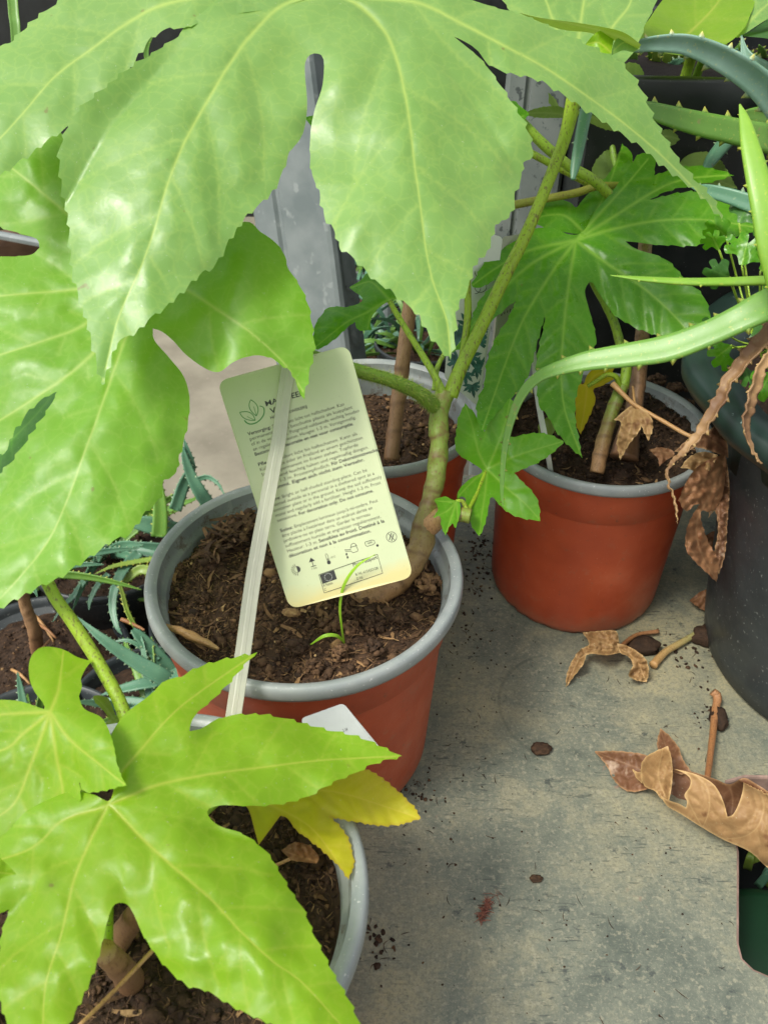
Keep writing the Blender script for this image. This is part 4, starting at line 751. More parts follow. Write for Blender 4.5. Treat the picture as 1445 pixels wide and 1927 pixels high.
class Ink:
    """flat print: everything is laid out in card pixels, then set on the card 0.1 mm proud"""
    def __init__(s): s.V = []; s.F = []; s.n = 0
    def poly(s, V, F): s.V.append(np.asarray(V, float)); s.F += [tuple(i+s.n for i in f) for f in F]; s.n += len(V)
    def shape(s, pts): s.poly(pts, [tuple(range(len(pts)))])
    def line(s, pts, w):
        p = np.asarray(pts, float); t = np.gradient(p, axis=0); t /= np.linalg.norm(t, axis=1)[:, None]+1e-9; n = np.c_[-t[:, 1], t[:, 0]]*w/2
        k = len(p); s.poly(np.vstack([p+n, p-n]), [(i, i+1, k+i+1, k+i) for i in range(k-1)])
    def circle(s, c, r, w=None, n=20, ry=None):
        a = np.linspace(0, 2*np.pi, n+1); q = np.c_[c[0]+r*np.cos(a), c[1]+(ry or r)*np.sin(a)]
        if w: s.line(q, w)
        else: s.shape(q[:-1])
    def text(s, body, x, y, ang, size=None, width=None, bold=0.0, xs=1.0, right=False):
        cu = bpy.data.curves.new('t', 'FONT'); cu.body = body; cu.size = 1.0; cu.offset = bold; cu.resolution_u = 2
        ob = bpy.data.objects.new('t', cu); COL.objects.link(ob); bpy.context.view_layer.update()
        me = bpy.data.meshes.new_from_object(ob.evaluated_get(bpy.context.evaluated_depsgraph_get()))
        V = np.array([v.co[:2] for v in me.vertices]).reshape(-1, 2); F = [tuple(p.vertices) for p in me.polygons]
        bpy.data.objects.remove(ob); bpy.data.curves.remove(cu); bpy.data.meshes.remove(me)
        if not len(V): return 0
        w0 = V[:, 0].max()
        if width: sx = width/w0; sy = size or sx
        else: sx = size*xs; sy = size
        X = V[:, 0]*sx; Y = -V[:, 1]*sy
        if right: X = X-X.max()
        c_, s_ = math.cos(ang), math.sin(ang)
        s.poly(np.c_[x+X*c_-Y*s_, y+X*s_+Y*c_], F); return w0*sx
    def build(s, name, mat, parent, plane, off=.0001): return obj(name, plane(np.vstack(s.V), off), s.F, mat, parent, smooth=False)
AN = math.radians(-17.6); ux, uy = math.cos(AN), math.sin(AN)
ink = Ink()
LINES = [[('Verzorging:', 1), (' Standplaats licht tot halfschaduw. Kan', 0)], [('permanent op een beschutte plaats als kuipplant', 0)], [('of in de vollegrond. Potgrond voldoende vochtig houden', 0)], [('en regelmatig bijmesten. Hoogte: 1-3 m. Vorstgevoelig.', 0)], [('Bestemd voor decoratie en niet voor consumptie.', 1)], None,
         [('Pflege:', 1), (' Standort licht bis halbschatten. Kann als', 0)], [('Kübelpflanze oder im Freiland an einem geschützten', 0)], [('Standort permanent im Freien stehen. Topferde', 0)], [('ausreichend feuchtig halten und regelmaßig düngen.', 0)], [('Höhe: 1-3 m. Frostempfindlich. ', 0), ('Für Dekorationszwecke', 1)], [('bestimmt. Eignet sich nicht zum Verzehr.', 1)], None,
         [('Care:', 1), (' Bright or half-shaded standing-place. Can be', 0)], [('planted outside as a perennial in a sheltered spot as a', 0)], [('container plant or in the ground. Keep the soil sufficiently', 0)], [('moist and regularly add a fertilizer. Height 1-3 m. Frost', 0)], [('sensitive. ', 0), ('For decoration only. Do not consume.', 1)], None,
         [('Soins:', 1), (' Emplacement lumineux jusqu\'à mi-ombre. Peut', 0)], [('être placée à l\'extérieur dans un endroit abrité en', 0)], [('jardinière ou en plein terre. Garder le terreau', 0)], [('suffisamment humide et engraisser regulièrement.', 0)], [('Hauteur: 1-3 m. ', 0), ('Sensibles au froid. Destiné à la', 1)], [('décoration et non à la consommation.', 1)]]
WID = [189, 202, 212, 202, 194, 0, 195, 202, 190, 207, 222, 192, 0, 191, 202, 213, 208, 190, 0, 192, 178, 170, 188, 192, 162]
for i, ln in enumerate(LINES):
    if not ln: continue
    x, y = 468+76*i/24, 820+230*i/24; tot = ''.join(t for t, b in ln); used = 0
    for t, b in ln:
        lead = len(t)-len(t.lstrip()); frac = len(t.strip())/len(tot.strip())*(1.07 if b else 1) if len(ln) > 1 else 1
        gap = 3.0*lead; wd = WID[i]*min(frac, 1-used/WID[i]-.0) if len(ln) > 1 else WID[i]
        if len(ln) > 1 and (t, b) == ln[-1]: wd = WID[i]-used-gap
        ink.text(t.strip(), x+(used+gap)*ux, y+(used+gap)*uy, AN, size=9.2, width=wd, bold=.016 if b else -.004); used += wd+gap+(2.6 if t.endswith(' ') else 0)
ink.text('MA', 500.5, 765, AN, size=14, width=25, bold=.018); ink.text('EEK', 549, 750, AN+.03, size=14.5, width=27, bold=.018)
ink.text('V', 510.5, 778.5, AN, size=14.5, width=11, bold=.018)
ink.text('HANDELSKWEKERIJ', 509.5, 789, AN, size=8.0, width=72, bold=.012)
# pictograms
def rot(p, c, a): x, y = p; return (c[0]+x*math.cos(a)-y*math.sin(a), c[1]+x*math.sin(a)+y*math.cos(a))
c = (559, 1072)
a = np.linspace(-math.pi/2, math.pi/2, 14); ink.shape([rot((6*math.cos(t), 6*math.sin(t)), c, AN) for t in a])
ink.circle(c, 6, .8)
for k in range(9):
    t = math.pi/2+math.pi*(k+.5)/9-.0; ink.line([rot((7.6*math.cos(t), 7.6*math.sin(t)), c, AN), rot((11.5*math.cos(t), 11.5*math.sin(t)), c, AN)], 1.1)
c = (588, 1060)
ink.shape([rot(p, c, AN) for p in ((-6, -3), (0, -11), (6, -3))]); ink.line([rot(p, c, AN) for p in ((0, -4), (0, 6))], 1.3); ink.line([rot(p, c, AN) for p in ((-5, 6), (5, 6))], 1.3); ink.text('1-3m', 586, 1073, AN, size=5, width=11)
c = (617, 1053)
ink.circle(rot((0, 6), c, AN), 3.6); ink.line([rot(p, c, AN) for p in ((-2, 3), (-2, -9), (-1, -11), (1, -11), (2, -9), (2, 3))], .8); ink.line([rot(p, c, AN) for p in ((0, 4), (0, -2))], 1.4); ink.text('-10°C', 621, 1052, AN, size=5, width=11)
c = (664, 1034)
ink.line([rot(p, c, AN) for p in ((-3, -5), (8, -5), (9, 4), (7, 6), (-2, 6), (-4, 2), (-14, -1), (-15, -4), (-4, -1), (-3, -5))], 1.0); ink.line([rot(p, c, AN) for p in ((-2, -5), (0, -10), (5, -11), (8, -8), (9, -4))], 1.0)
for p in ((-14, 5), (-14, 11)): q = rot(p, c, AN); ink.circle(q, 1.6, ry=2.6, n=10)
c = (697, 1021)
ink.line([rot(p, c, AN) for p in ((-9, -4), (4, -4), (8, -2), (8, 3), (4, 5), (-8, 5), (-10, 3), (-10, -3), (-9, -4))], 1.0); ink.text('NPK', c[0]-5, c[1]+3.5, AN, size=5.5, width=10); ink.circle(rot((11, 9), c, AN), 2.4, n=10); 
c = (736.5, 1010); ink.circle(c, 9.6, 1.0, 28); ink.line([rot((-6.8, -6.8), c, 0), rot((6.8, 6.8), c, 0)], 1.1); ink.line([rot((-2.2, -7), c, .3), rot((-2.2, 7), c, .3)], 1.6); ink.line([rot((2.2, -7), c, .3), rot((2.2, 7), c, .3)], 1.6)
bx = [(600, 1082), (710, 1043), (720, 1078.5), (610, 1116.5)]
for k in range(4): ink.line([bx[k], bx[(k+1) % 4]], .9)
fl = [(601.5, 1082.5), (628.5, 1073), (634, 1090), (607, 1099.5)]; ink.shape(fl)
ink.text('Plant Passport', 664.6, 1066.5, AN-.02, size=9.5, width=48.5, bold=.01); ink.text('A Fatsia', 608, 1105.2, AN, size=7.2, width=19.5); ink.text('C', 610.6, 1113, AN, size=7.2, width=4)
ink.text('B NL-615422128', 669.6, 1084, AN, size=7.2, width=44); ink.text('D NL', 671.6, 1092, AN, size=7.2, width=13)
ink.build('printed_text', INK, cardo, oncard)
st = Ink()
for k in range(12):
    t = 2*math.pi*k/12; st.circle((617.8+7*math.cos(t), 1086.3+7*math.sin(t)), .85, n=5)
st.build('star_ring', CARD_W, cardo, oncard, .0002)
lg = Ink()
def bez(p0, p1, p2, n=12):
    t = np.linspace(0, 1, n)[:, None]; return (1-t)**2*np.array(p0)+2*t*(1-t)*np.array(p1)+t*t*np.array(p2)
for pts, wv in (([(472.7, 752.5), (463, 768), (483, 783)], 1.5), ([(472.7, 752.5), (493, 764), (483, 783)], 1.5), ([(452.2, 776.2), (458, 793), (481, 791)], 1.5), ([(452.2, 776.2), (476, 770), (481, 791)], 1.5), ([(461, 791), (468, 803), (484, 795)], 2.4), ([(484, 795), (501, 783), (497, 768)], 2.2), ([(497, 768), (494, 764), (489, 764.5)], 1.6), ([(478, 765), (481, 774), (483, 783)], 1.0), ([(466, 784), (473, 788), (481, 791)], 1.0)):
    lg.line(bez(*pts), wv)
lg.build('leaf_logo', INK_G, cardo, oncard)
# stake: a shallow channel strip with a centre rib
C_, R_ = path([(409, 1545, dz(411, 1540, .108), 16.5), (424, 1450, .405, 16.5), (440, 1345, .4115, 16.5), (458, 1225, .4190, 16.5), (479, 1075, .4270, 16.3), (511, 900, .4335, 15.6), (526, 820, .4360, 15.2), (533, 757, .4368, 14.8), (547, 668, .4370, 14.2)], 10)
T3, _, _ = frames(C_); V = []; k = 10
pr = [(-1, 0), (-.93, .22), (-.34, .20), (-.20, .26), (.20, .26), (.34, .20), (.93, .22), (1, 0), (.9, -.12), (-.9, -.12)]
for c0, t, r in zip(C_, T3, R_):
    N = CAM-c0; N -= t*(N@t); N /= np.linalg.norm(N); B_ = np.cross(t, N)
    for x, y in pr: V.append(c0+B_*x*r*.90+N*y*.0022)
F = [(i*k+j, i*k+(j+1) % k, (i+1)*k+(j+1) % k, (i+1)*k+j) for i in range(len(C_)-1) for j in range(k)]+[tuple(range(k)), tuple(range((len(C_)-1)*k, len(C_)*k))]
obj('stake', V, F, STAKE, LBL, smooth=False)
# second label lying in the nearest pot
pl4 = tps([(570, 1350, .372), (645, 1324, .385), (702, 1392, .366), (610, 1470, .352)])
L2o = thing('plant_label', 'blank pale grey back of a card under the lime leaf of the nearest plant', 'plant label', P(610, 1470, .352), 'plant labels')
card('card', L2o, [(566, 1352), (646, 1323), (716, 1408), (612, 1475)], 9, lambda Q, o: P(Q[:, 0], Q[:, 1], pl4(Q)-o), CARD_G)
i2 = Ink(); i2.text('2 14', 646, 1378, -.35, size=9, width=9); i2.build('printed_text', INK, L2o, lambda Q, o: P(Q[:, 0], Q[:, 1], pl4(Q)-.0002))
# picture label in the back pot and its text side neighbour
def flat(anch): f = tps(anch); return lambda Q, o: P(Q[:, 0], Q[:, 1], f(Q)-o)
pA_ = flat([(862, 432, .548), (946, 446, .556), (904, 764, .566), (842, 720, .556)])
PT = thing('plant_label', 'white picture label showing a dark leafy plant, standing behind the thick green stalk', 'plant label', P(870, 760, .566), 'plant labels')
pc = card('card', PT, [(858, 425), (946, 446), (902, 768), (836, 712)], 10, pA_, CARD_W)
ik = Ink()
def prt_leaf(cx, cy, s, a0, n=7):
    for k in range(n):
        a = a0+(k-(n-1)/2)*.55; L = s*(1-.09*abs(k-(n-1)/2)); d = np.array([math.cos(a), math.sin(a)]); e = np.array([-d[1], d[0]])
        c0 = np.array([cx, cy]); ik.shape([c0, c0+d*L*.35+e*L*.13, c0+d*L*.7+e*L*.12, c0+d*L, c0+d*L*.7-e*L*.12, c0+d*L*.35-e*L*.13])
for cx, cy, s, a0 in ((884, 614, 34, -1.6), (866, 640, 36, -2.2), (898, 642, 36, -1.0), (880, 668, 34, 1.0), (896, 690, 30, .4), (874, 700, 30, 2.0), (888, 724, 26, 1.4), (862, 676, 30, 2.6), (905, 618, 22, -.6), (878, 640, 34, -1.4)): prt_leaf(cx, cy, s, a0)
Vk = np.vstack(ik.V); q = rrect([(860, 428), (943, 448), (900, 764), (838, 710)], 8); Vk = Vk.copy()
cen = np.array([880, 640.])
for i in range(len(Vk)):
    for _ in range(12):
        if inside(Vk[i:i+1], q)[0]: break
        Vk[i] = cen+(Vk[i]-cen)*.9
obj('printed_plant', pA_(Vk, .0002), ik.F, INK_T, pc, smooth=False)
iv = Ink(); tt = np.linspace(0, 1, 40)
iv.line(np.c_[893+8*np.sin(tt*9)+tt*16, 545+8*np.cos(tt*9)-tt*4], 1.1); iv.line(np.c_[896+3*np.sin(tt*5), 520-tt*24+14], 1.2); iv.build('script_flourish', INK, pc, pA_, .0002)
pB_ = flat([(946, 446, .560), (985, 440, .585), (975, 640, .588), (918, 680, .572)])
SB = thing('plant_label', 'beige text label on a white stake in the right red pot', 'plant label', P(1036, 900, dz(1036, 900, .125)), 'plant labels')
pc2 = card('card', SB, [(945, 446), (992, 438), (1000, 660), (921, 690)], 6, pB_, CARD_B)
i3 = Ink()
for k in range(7): i3.line([(929+k*6, 655-k*8), (944+k*5.5, 590-k*3)], 1.6)
i3.build('printed_text', INK, pc2, pB_, .0002)
C_, R_ = path([(1040, 915, dz(1040, 915, .118), 7), (1028, 840, .557, 7), (1010, 740, .578, 6.5), (1002, 640, .588, 6)], 6)
V, F = sweep(C_, np.c_[R_, R_*.5, R_, R_*.5], 4); obj('stake', V, F, WHITEPL, SB, smooth=False)
# grass seedling in the central pot
GS = thing('grass_seedling', 'thin bright green grass seedling in front of the printed label', 'seedling', P(648, 1210, dz(648, 1210, .122)))
GR = aloemat('grass', (.22, .42, .02), (.28, .48, .03), (.4, .5, .1))
blade('blade', GS, [(648, 1214, dz(648, 1214, .120), 4), (643, 1180, .460, 4), (640, 1140, .450, 5), (648, 1100, .442, 6), (672, 1065, .436, 5), (706, 1043, .433, 1)], GR, None, .25, chan=.1)
blade('blade', GS, [(646, 1206, dz(646, 1206, .122), 5), (632, 1196, .468, 6.5), (610, 1197, .466, 6.5), (583, 1214, .470, 2)], GR, None, .25, chan=.1)
# wood chips, clods and curled bits on the soil of the central pot
def clod(name, px, py, z, s, mat, parent=None, tone=.5, sub=2, sq=(1, 1, .75), **k):
    bm = bmesh.new(); bmesh.ops.create_icosphere(bm, subdivisions=sub+1, radius=1); bm.verts.index_update()
    V = np.array([v.co[:] for v in bm.verts]); F = [tuple(v.index for v in f.verts) for f in bm.faces]; bm.free()
    c = Pz(px, py, z); sd = px*.013
    r = np.array([1+.33*mnoise.noise(Vector((x*1.3+sd, y*1.3, z_*1.3)))+.22*mnoise.noise(Vector((x*3.5, y*3.5+sd, z_*3.5)))+.12*mnoise.noise(Vector((x*9, y*9, z_*9+sd))) for x, y, z_ in V])
    V = V*r[:, None]*np.array(sq)*s; return obj(name, V+c, F, mat, parent, attrs={'tone': np.clip(tone+rng.normal(0, .08, len(V)), 0, 1)}, **k)
def crumbclod(px, py, s_, tn, z, mat, parent):
    mb = MB(); c = Pz(px, py, z)
    for k in range(46):
        v = rng.normal(0, 1, 3); v /= np.linalg.norm(v); v *= s_*(.25+.6*rng.random()**.6); v[2] = abs(v[2])*.75
        lump(mb, c+v, s_*rng.uniform(.14, .42), float(np.clip(rng.normal(tn, .1), 0, 1)), .9)
        if k % 3 == 0: fibre(mb, c+v*1.15, s_*.9, .0005, float(np.clip(tn+.15, 0, 1)))
    return mb.build('soil_clod', mat, parent)
for px, py, s_, tn in ((622, 1176, .0066, .55), (662, 1184, .0058, .56), (704, 1176, .0064, .28), (640, 1228, .0052, .55), (705, 1220, .0062, .2), (560, 1222, .0066, .18), (752, 1165, .0052, .3), (590, 1255, .005, .45), (380, 1130, .005, .35), (335, 1075, .006, .5)): crumbclod(px, py, s_, tn, RZ-.0165, SOIL, A)
crumbclod(806, 1100, .0085, .72, RZ-.014, SOIL, A); clod('pale_stone', 549, 1152, RZ-.013, .0036, SOIL, A, .95, 2, (1.3, .8, .5))
stem('wood_chip', A, [(312, 1178, dz(312, 1178, .128), 5), (345, 1190, dz(345, 1190, .128), 8), (380, 1205, dz(380, 1205, .127), 8), (412, 1222, dz(412, 1222, .126), 3)], ST_DRY, .35)
mb = MB()
for k in range(110):
    px, py = rng.uniform(385, 470), 0; py = 1075-(px-330)*.72+rng.normal(0, 13); c = Pz(px, py, RZ-.010+rng.random()*.004); (fibre(mb, c, .010+.012*rng.random(), .0014+.0022*rng.random(), float(np.clip(rng.normal(.5, .2), 0, 1))) if k % 2 else lump(mb, c, .0016+.002*rng.random(), float(rng.uniform(.1, .6))))
mb.build('leaf_mould', SOIL, A)
for px, py, s_ in ((1270, 735, .008), (1222, 748, .007), (1262, 790, .008), (1292, 765, .007), (1235, 720, .008), (1080, 800, .006), (1060, 850, .005), (1205, 870, .005)): crumbclod(px, py, s_, .45, RZ-.012, SOIL_D, B)
# ------------------------------------------------------------------ big black tub with its long aloe
tc_ = (.330, .452); 
TUB = thing('potted_aloe', 'aloe with long arching leaves in the big black tub at the right edge', 'potted plant', (*tc_, 0))
TR = .160
b_ = obj('tub', *lathe(tc_, [(0, .004), (.085, .004), (.098, .0), (.103, .004), (.106, .02), (.126, .186)], 128), POT_SLATE, TUB)
obj('rim', *lathe(tc_, [(.1262, .184), (.140, .189), (.156, .199), (TR, .205), (.1605, .209), (TR, .214), (.157, .2165), (.147, .2165), (.137, .214), (.128, .190), (.122, .150), (0, .150)], 128, lambda a, z: .0018*math.sin(5*a)+.001*math.sin(17*a)), POT_GREENRIM, b_)
soil(TUB, tc_, .128, .190, SOIL_D, 700, 400)
blade('leaf', TUB, [(1600, 520, .44, 70), (1520, 545, .438, 70), (1445, 573, .438, 66), (1390, 600, .440, 58), (1330, 628, .446, 54), (1255, 655, .453, 56), (1180, 668, .459, 50), (1110, 678, .465, 42), (1060, 690, .470, 32), (1015, 708, .475, 24), (982, 742, .480, 20), (960, 795, .484, 16), (948, 855, .487, 12), (944, 920, .489, 8), (946, 955, .490, 2)], AL_GREEN, (58, 10), .46, chan=.25, lean=.45, n=14)
blade('leaf', TUB, [(1600, 540, .47, 28), (1520, 532, .468, 26), (1445, 528, .466, 24), (1370, 530, .465, 22), (1290, 530, .466, 19), (1210, 525, .468, 13), (1148, 518, .470, 2)], AL_TIP, (110, 6), .6, chan=.1, lean=.9)
blade('leaf', TUB, [(1480, 560, .42, 60), (1455, 470, .415, 58), (1440, 400, .414, 52), (1424, 330, .416, 44), (1410, 270, .420, 34), (1400, 225, .424, 20), (1391, 196, .427, 3)], AL_TIP, (70, 7), .5, chan=.15, lean=.3)
blade('leaf', TUB, [(1520, 470, .50, 40), (1445, 400, .52, 36), (1390, 375, .53, 30), (1330, 358, .54, 22), (1300, 352, .55, 3)], AL_DARK, (50, 7), .5)
blade('dry_leaf', TUB, [(1520, 560, .46, 30), (1445, 625, .452, 34), (1410, 665, .452, 30), (1370, 715, .455, 27), (1345, 765, .458, 27), (1318, 810, .462, 26), (1292, 842, .464, 20), (1268, 866, .462, 15), (1254, 890, .460, 11), (1262, 925, .458, 11), (1272, 958, .456, 12), (1272, 988, .456, 3)], AL_DRY, (38, 8), .55, chan=.8, lean=.2, curl=1.4)
blade('dry_leaf', TUB, [(1500, 610, .445, 14), (1462, 650, .440, 20), (1435, 690, .438, 24), (1418, 740, .440, 26), (1404, 790, .442, 24), (1410, 830, .443, 17), (1424, 862, .443, 13), (1434, 872, .443, 8)], AL_DRY, (70, 5), .5, chan=.6, lean=-.3, curl=-1.2)
# small lobed weed growing in the tub
WD = thing('lobed_weed', 'small grey green weed with scalloped leaves in the black tub', 'weed', P(1420, 620, .50))
sc = [(0, -5, T_), (14, -16), (10, -34), (22, -40), (28, -30), (32, -42), (44, -36), (40, -24), (54, -22), (54, -8), (40, -4), (54, 6), (46, 18), (34, 12), (32, 26), (18, 28), (12, 14), (2, 4, T_)]
wl = 0
for (x, y, s, a, d) in ((1395, 500, 1.1, -1.2, .50), (1372, 522, .9, -2.6, .505), (1430, 510, 1.1, -.6, .49), (1420, 560, .8, .3, .50), (1352, 470, .7, -1.9, .52), (1440, 470, 1, -1.0, .51), (1375, 650, .9, 2.6, .465), (1410, 640, 1.0, -.4, .47), (1440, 660, .9, .6, .46), (1350, 615, .8, 2.9, .48), (1430, 610, .8, -1.5, .475), (1400, 690, .7, 1.4, .462), (1450, 700, 1, 2.2, .455), (1300, 640, .6, 3.0, .50), (1365, 445, .8, -2.2, .53), (1390, 420, .8, -1.0, .53)):
    cs, sn = math.cos(a), math.sin(a); ol = [(x+s*(p[0]*cs-p[1]*sn), y+s*(p[0]*sn+p[1]*cs), *p[2:]) for p in sc]
    e = (x+s*(40*cs+6*sn), y+s*(40*sn-6*cs))
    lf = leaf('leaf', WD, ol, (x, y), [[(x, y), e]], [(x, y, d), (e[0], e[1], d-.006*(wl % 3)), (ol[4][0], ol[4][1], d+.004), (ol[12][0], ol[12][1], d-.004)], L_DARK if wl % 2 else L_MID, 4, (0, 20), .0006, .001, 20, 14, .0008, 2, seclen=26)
    stem('petiole', lf, [(x, y, d, 2), ((x+1425)/2, (y+640)/2+14, d+.02, 2), (1425, 650, .50, 2.2)], ST_GREEN, .05, n=5, ns=6); wl += 1
# ------------------------------------------------------------------ aloes and stalks rising from the tall planter
AP = thing('aloe_plant', 'glaucous aloe with yellow teeth leaning out of the tall planter box', 'aloe', (pl[0]+.20, .80, .26))
blade('leaf', AP, [(1560, 330, .56, 60), (1500, 250, .54, 58), (1445, 176, .525, 56), (1400, 136, .518, 52), (1345, 104, .512, 46), (1290, 84, .508, 38), (1235, 82, .506, 30), (1190, 88, .506, 20), (1168, 92, .506, 3)], AL_GLAUC, (48, 12), .5, chan=.55, lean=-.35)
blade('leaf', AP, [(1560, 300, .62, 52), (1445, 262, .605, 52), (1385, 248, .60, 48), (1320, 234, .596, 44), (1265, 220, .594, 38), (1215, 205, .593, 28), (1170, 190, .594, 3)], AL_GREEN, (44, 10), .55, chan=.3, lean=.2)
blade('leaf', AP, [(1480, 214, .62, 40), (1445, 218, .615, 36), (1415, 216, .612, 26), (1390, 212, .61, 3)], AL_GREEN, (40, 9), .5, chan=.3)
blade('leaf', AP, [(1112, 180, .56, 26), (1100, 220, .555, 24), (1090, 270, .552, 22), (1082, 312, .550, 18), (1077, 338, .549, 8)], AL_DARK, (70, 5), .7, chan=.1)
blade('leaf', AP, [(1380, 250, .64, 30), (1350, 285, .63, 26), (1335, 305, .625, 22), (1320, 330, .62, 6)], AL_DARK, (80, 5), .7, chan=.1)
blade('leaf', AP, [(1440, 140, .60, 40), (1412, 118, .60, 30), (1400, 95, .60, 14), (1394, 66, .60, 2)], AL_GLAUC, (50, 8), .4, chan=.5)
for k in range(16):
    x = rng.uniform(1190, 1440); y = rng.uniform(105, 140); a = rng.normal(-1.5, .7); L = rng.uniform(30, 70)
    blade('leaf', AP, [(x, y+10, .82, 18), (x+L*.5*math.cos(a), y+L*.5*math.sin(a), .80, 15), (x+L*math.cos(a)*1.05, y+L*math.sin(a), .79, 3)], (AL_GREEN, AL_DARK, AL_OLIVE)[k % 3], (18, 6), .5, chan=.3, n=5)
FS = thing('leafy_shrub', 'yellow green broad leaves on two stalks above the tall planter box', 'shrub', (pl[0]+.12, .78, .27))
stem('stalk', FS, [(1268, 240, .72, 11), (1280, 180, .715, 10.5), (1297, 118, .70, 10), (1318, 60, .66, 9)], ST_GREEN, .05)
stem('stalk', FS, [(1288, 240, .73, 9), (1300, 180, .725, 8.5), (1318, 122, .71, 8), (1360, 40, .67, 7)], ST_DGREEN, .05)
leaf('leaf', FS, [[(1200, 70), (1222, 34), (1246, 0), (1290, -50), (1360, -80, T_), (1410, -50), (1419, 0), (1411, 28), (1397, 56), (1367, 82), (1320, 100), (1280, 104), (1240, 98, T_)]], (1260, 95), [[(1255, 100), (1296, 62), (1351, 3), (1375, -60)]], [(1200, 70, .60), (1360, -80, .70), (1411, 20, .62), (1280, 100, .60), (1310, 30, .64)], L_LIME, 5, (0, 40), .0006, .003, 90, 50, .001, 3, label='yellow green backlit leaf')
leaf('leaf', FS, [[(1384, 70), (1412, 28), (1424, -30), (1470, -50, T_), (1500, 0), (1460, 26), (1430, 44), (1400, 64, T_)]], (1384, 70), [[(1384, 70), (1430, 20), (1480, -20)]], [(1384, 70, .61), (1470, -50, .66), (1500, 0, .64), (1430, 30, .62)], L_BIG, 5, (0, 40), .0008, .002, 70, 40, .001, 3)
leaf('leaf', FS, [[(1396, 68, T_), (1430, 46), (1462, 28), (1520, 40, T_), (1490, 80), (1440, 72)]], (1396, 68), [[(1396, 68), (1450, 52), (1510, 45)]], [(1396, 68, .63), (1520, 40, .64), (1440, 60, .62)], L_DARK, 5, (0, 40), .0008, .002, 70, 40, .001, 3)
SS = thing('serrated_shrub', 'dull green shrub with finely toothed leaves in front of the planter box', 'shrub', (pl[0]+.05, .668, .17))
for ol, ce, tip_, an in (([(1160, 335), (1138, 342), (1112, 322, T_), (1122, 300), (1148, 277), (1178, 262), (1206, 276, T_), (1200, 300), (1182, 325)], (1160, 338), (1205, 276), [(1160, 338, .655), (1112, 322, .65), (1206, 276, .665)]),
                     ([(1275, 310, T_), (1290, 294), (1315, 286), (1345, 291), (1366, 318), (1386, 355, T_), (1350, 352), (1310, 342), (1285, 328)], (1275, 310), (1386, 355), [(1275, 310, .64), (1386, 355, .63), (1330, 300, .645)]),
                     ([(1168, 128, T_), (1180, 118), (1202, 122), (1214, 150), (1216, 185), (1210, 205, T_), (1195, 185), (1178, 160)], (1210, 200), (1170, 130), [(1168, 128, .62), (1215, 160, .63), (1210, 205, .62)]),
                     ([(985, 212, T_), (1015, 202), (1052, 200), (1068, 212), (1062, 222, T_), (1030, 222), (1005, 221)], (1062, 216), (990, 213), [(985, 212, .60), (1062, 216, .62), (1020, 200, .605)]),
                     ([(1095, 213, T_), (1130, 222), (1165, 236), (1175, 248), (1140, 244), (1110, 232, T_)], (1095, 215), (1172, 246), [(1095, 213, .62), (1175, 248, .61), (1130, 225, .612)]),
                     ([(1236, 250), (1262, 244), (1278, 262, T_), (1262, 275), (1240, 268, T_)], (1238, 256), (1276, 262), [(1236, 250, .63), (1278, 262, .64), (1250, 272, .63)]),
                     ([(1032, 175, T_), (1045, 188), (1052, 205), (1040, 202), (1031, 190, T_)], (1050, 204), (1033, 177), [(1032, 175, .61), (1052, 205, .62), (1031, 192, .61)])):
    leaf('leaf', SS, [ol], ce, [[ce, ((ce[0]+tip_[0])/2+2, (ce[1]+tip_[1])/2-2), tip_]], an, L_DULL, 3.5, (2.5, 9), .0008, .001, 40, 22, .001, 2.2, seclen=50)
stem('stalk', SS, [(1175, 420, .66, 6), (1155, 300, .656, 6), (1142, 240, .655, 5), (1100, 215, .63, 5), (1062, 216, .622, 4)], ST_DGREEN, .05)
stem('stalk', SS, [(945, 190, .56, 9), (1010, 260, .565, 10), (1070, 312, .575, 10), (1125, 346, .585, 10), (1190, 420, .62, 9)], ST_GREEN, .05)
stem('stalk', SS, [(955, 388, .60, 8), (1020, 375, .60, 7.5), (1080, 364, .603, 7.5), (1130, 350, .607, 7), (1200, 350, .62, 6)], ST_REDGREEN, .05)
stem('stalk', SS, [(990, 284, .61, 7), (1040, 310, .61, 7), (1105, 345, .615, 7), (1190, 400, .63, 6)], ST_YEL, .05)
# ------------------------------------------------------------------ dry leaves and debris on the board
def dl(name, label, cat, at, group=None): return thing(name, label, cat, at, group)
ZT = lambda px, py, z: dz(px, py, z)
DL1 = dl('dry_leaf', 'small crumpled tan leaf lying in front of the right red pot', 'dry leaf', Pz(1150, 1230, 0), 'fallen dry leaves')
leaf('blade', DL1, [[(1096, 1190, T_), (1120, 1188), (1157, 1187), (1164, 1207), (1168, 1228, T_), (1141, 1233), (1106, 1231), (1097, 1250), (1080, 1272), (1064, 1294, T_), (1066, 1268), (1078, 1240), (1092, 1222), (1108, 1212)], [(1160, 1210, T_), (1176, 1214), (1196, 1224), (1214, 1240), (1220, 1262), (1216, 1284, T_), (1196, 1280), (1182, 1270), (1190, 1252), (1182, 1236), (1166, 1228)]], (1165, 1220), [[(1165, 1220), (1130, 1208), (1098, 1195)], [(1165, 1222), (1120, 1226), (1090, 1240), (1066, 1288)], [(1165, 1220), (1195, 1240), (1205, 1260), (1214, 1280)]],
     [(1165, 1220, ZT(1165, 1220, .012)), (1096, 1190, ZT(1096, 1190, .004)), (1064, 1294, ZT(1064, 1294, .001)), (1216, 1284, ZT(1216, 1284, .001)), (1100, 1230, ZT(1100, 1230, .012)), (1200, 1235, ZT(1200, 1235, .016)), (1130, 1205, ZT(1130, 1205, .020))], D_TAN, 3, (1.5, 14), .003, -.003, 18, 16, .004, 2)
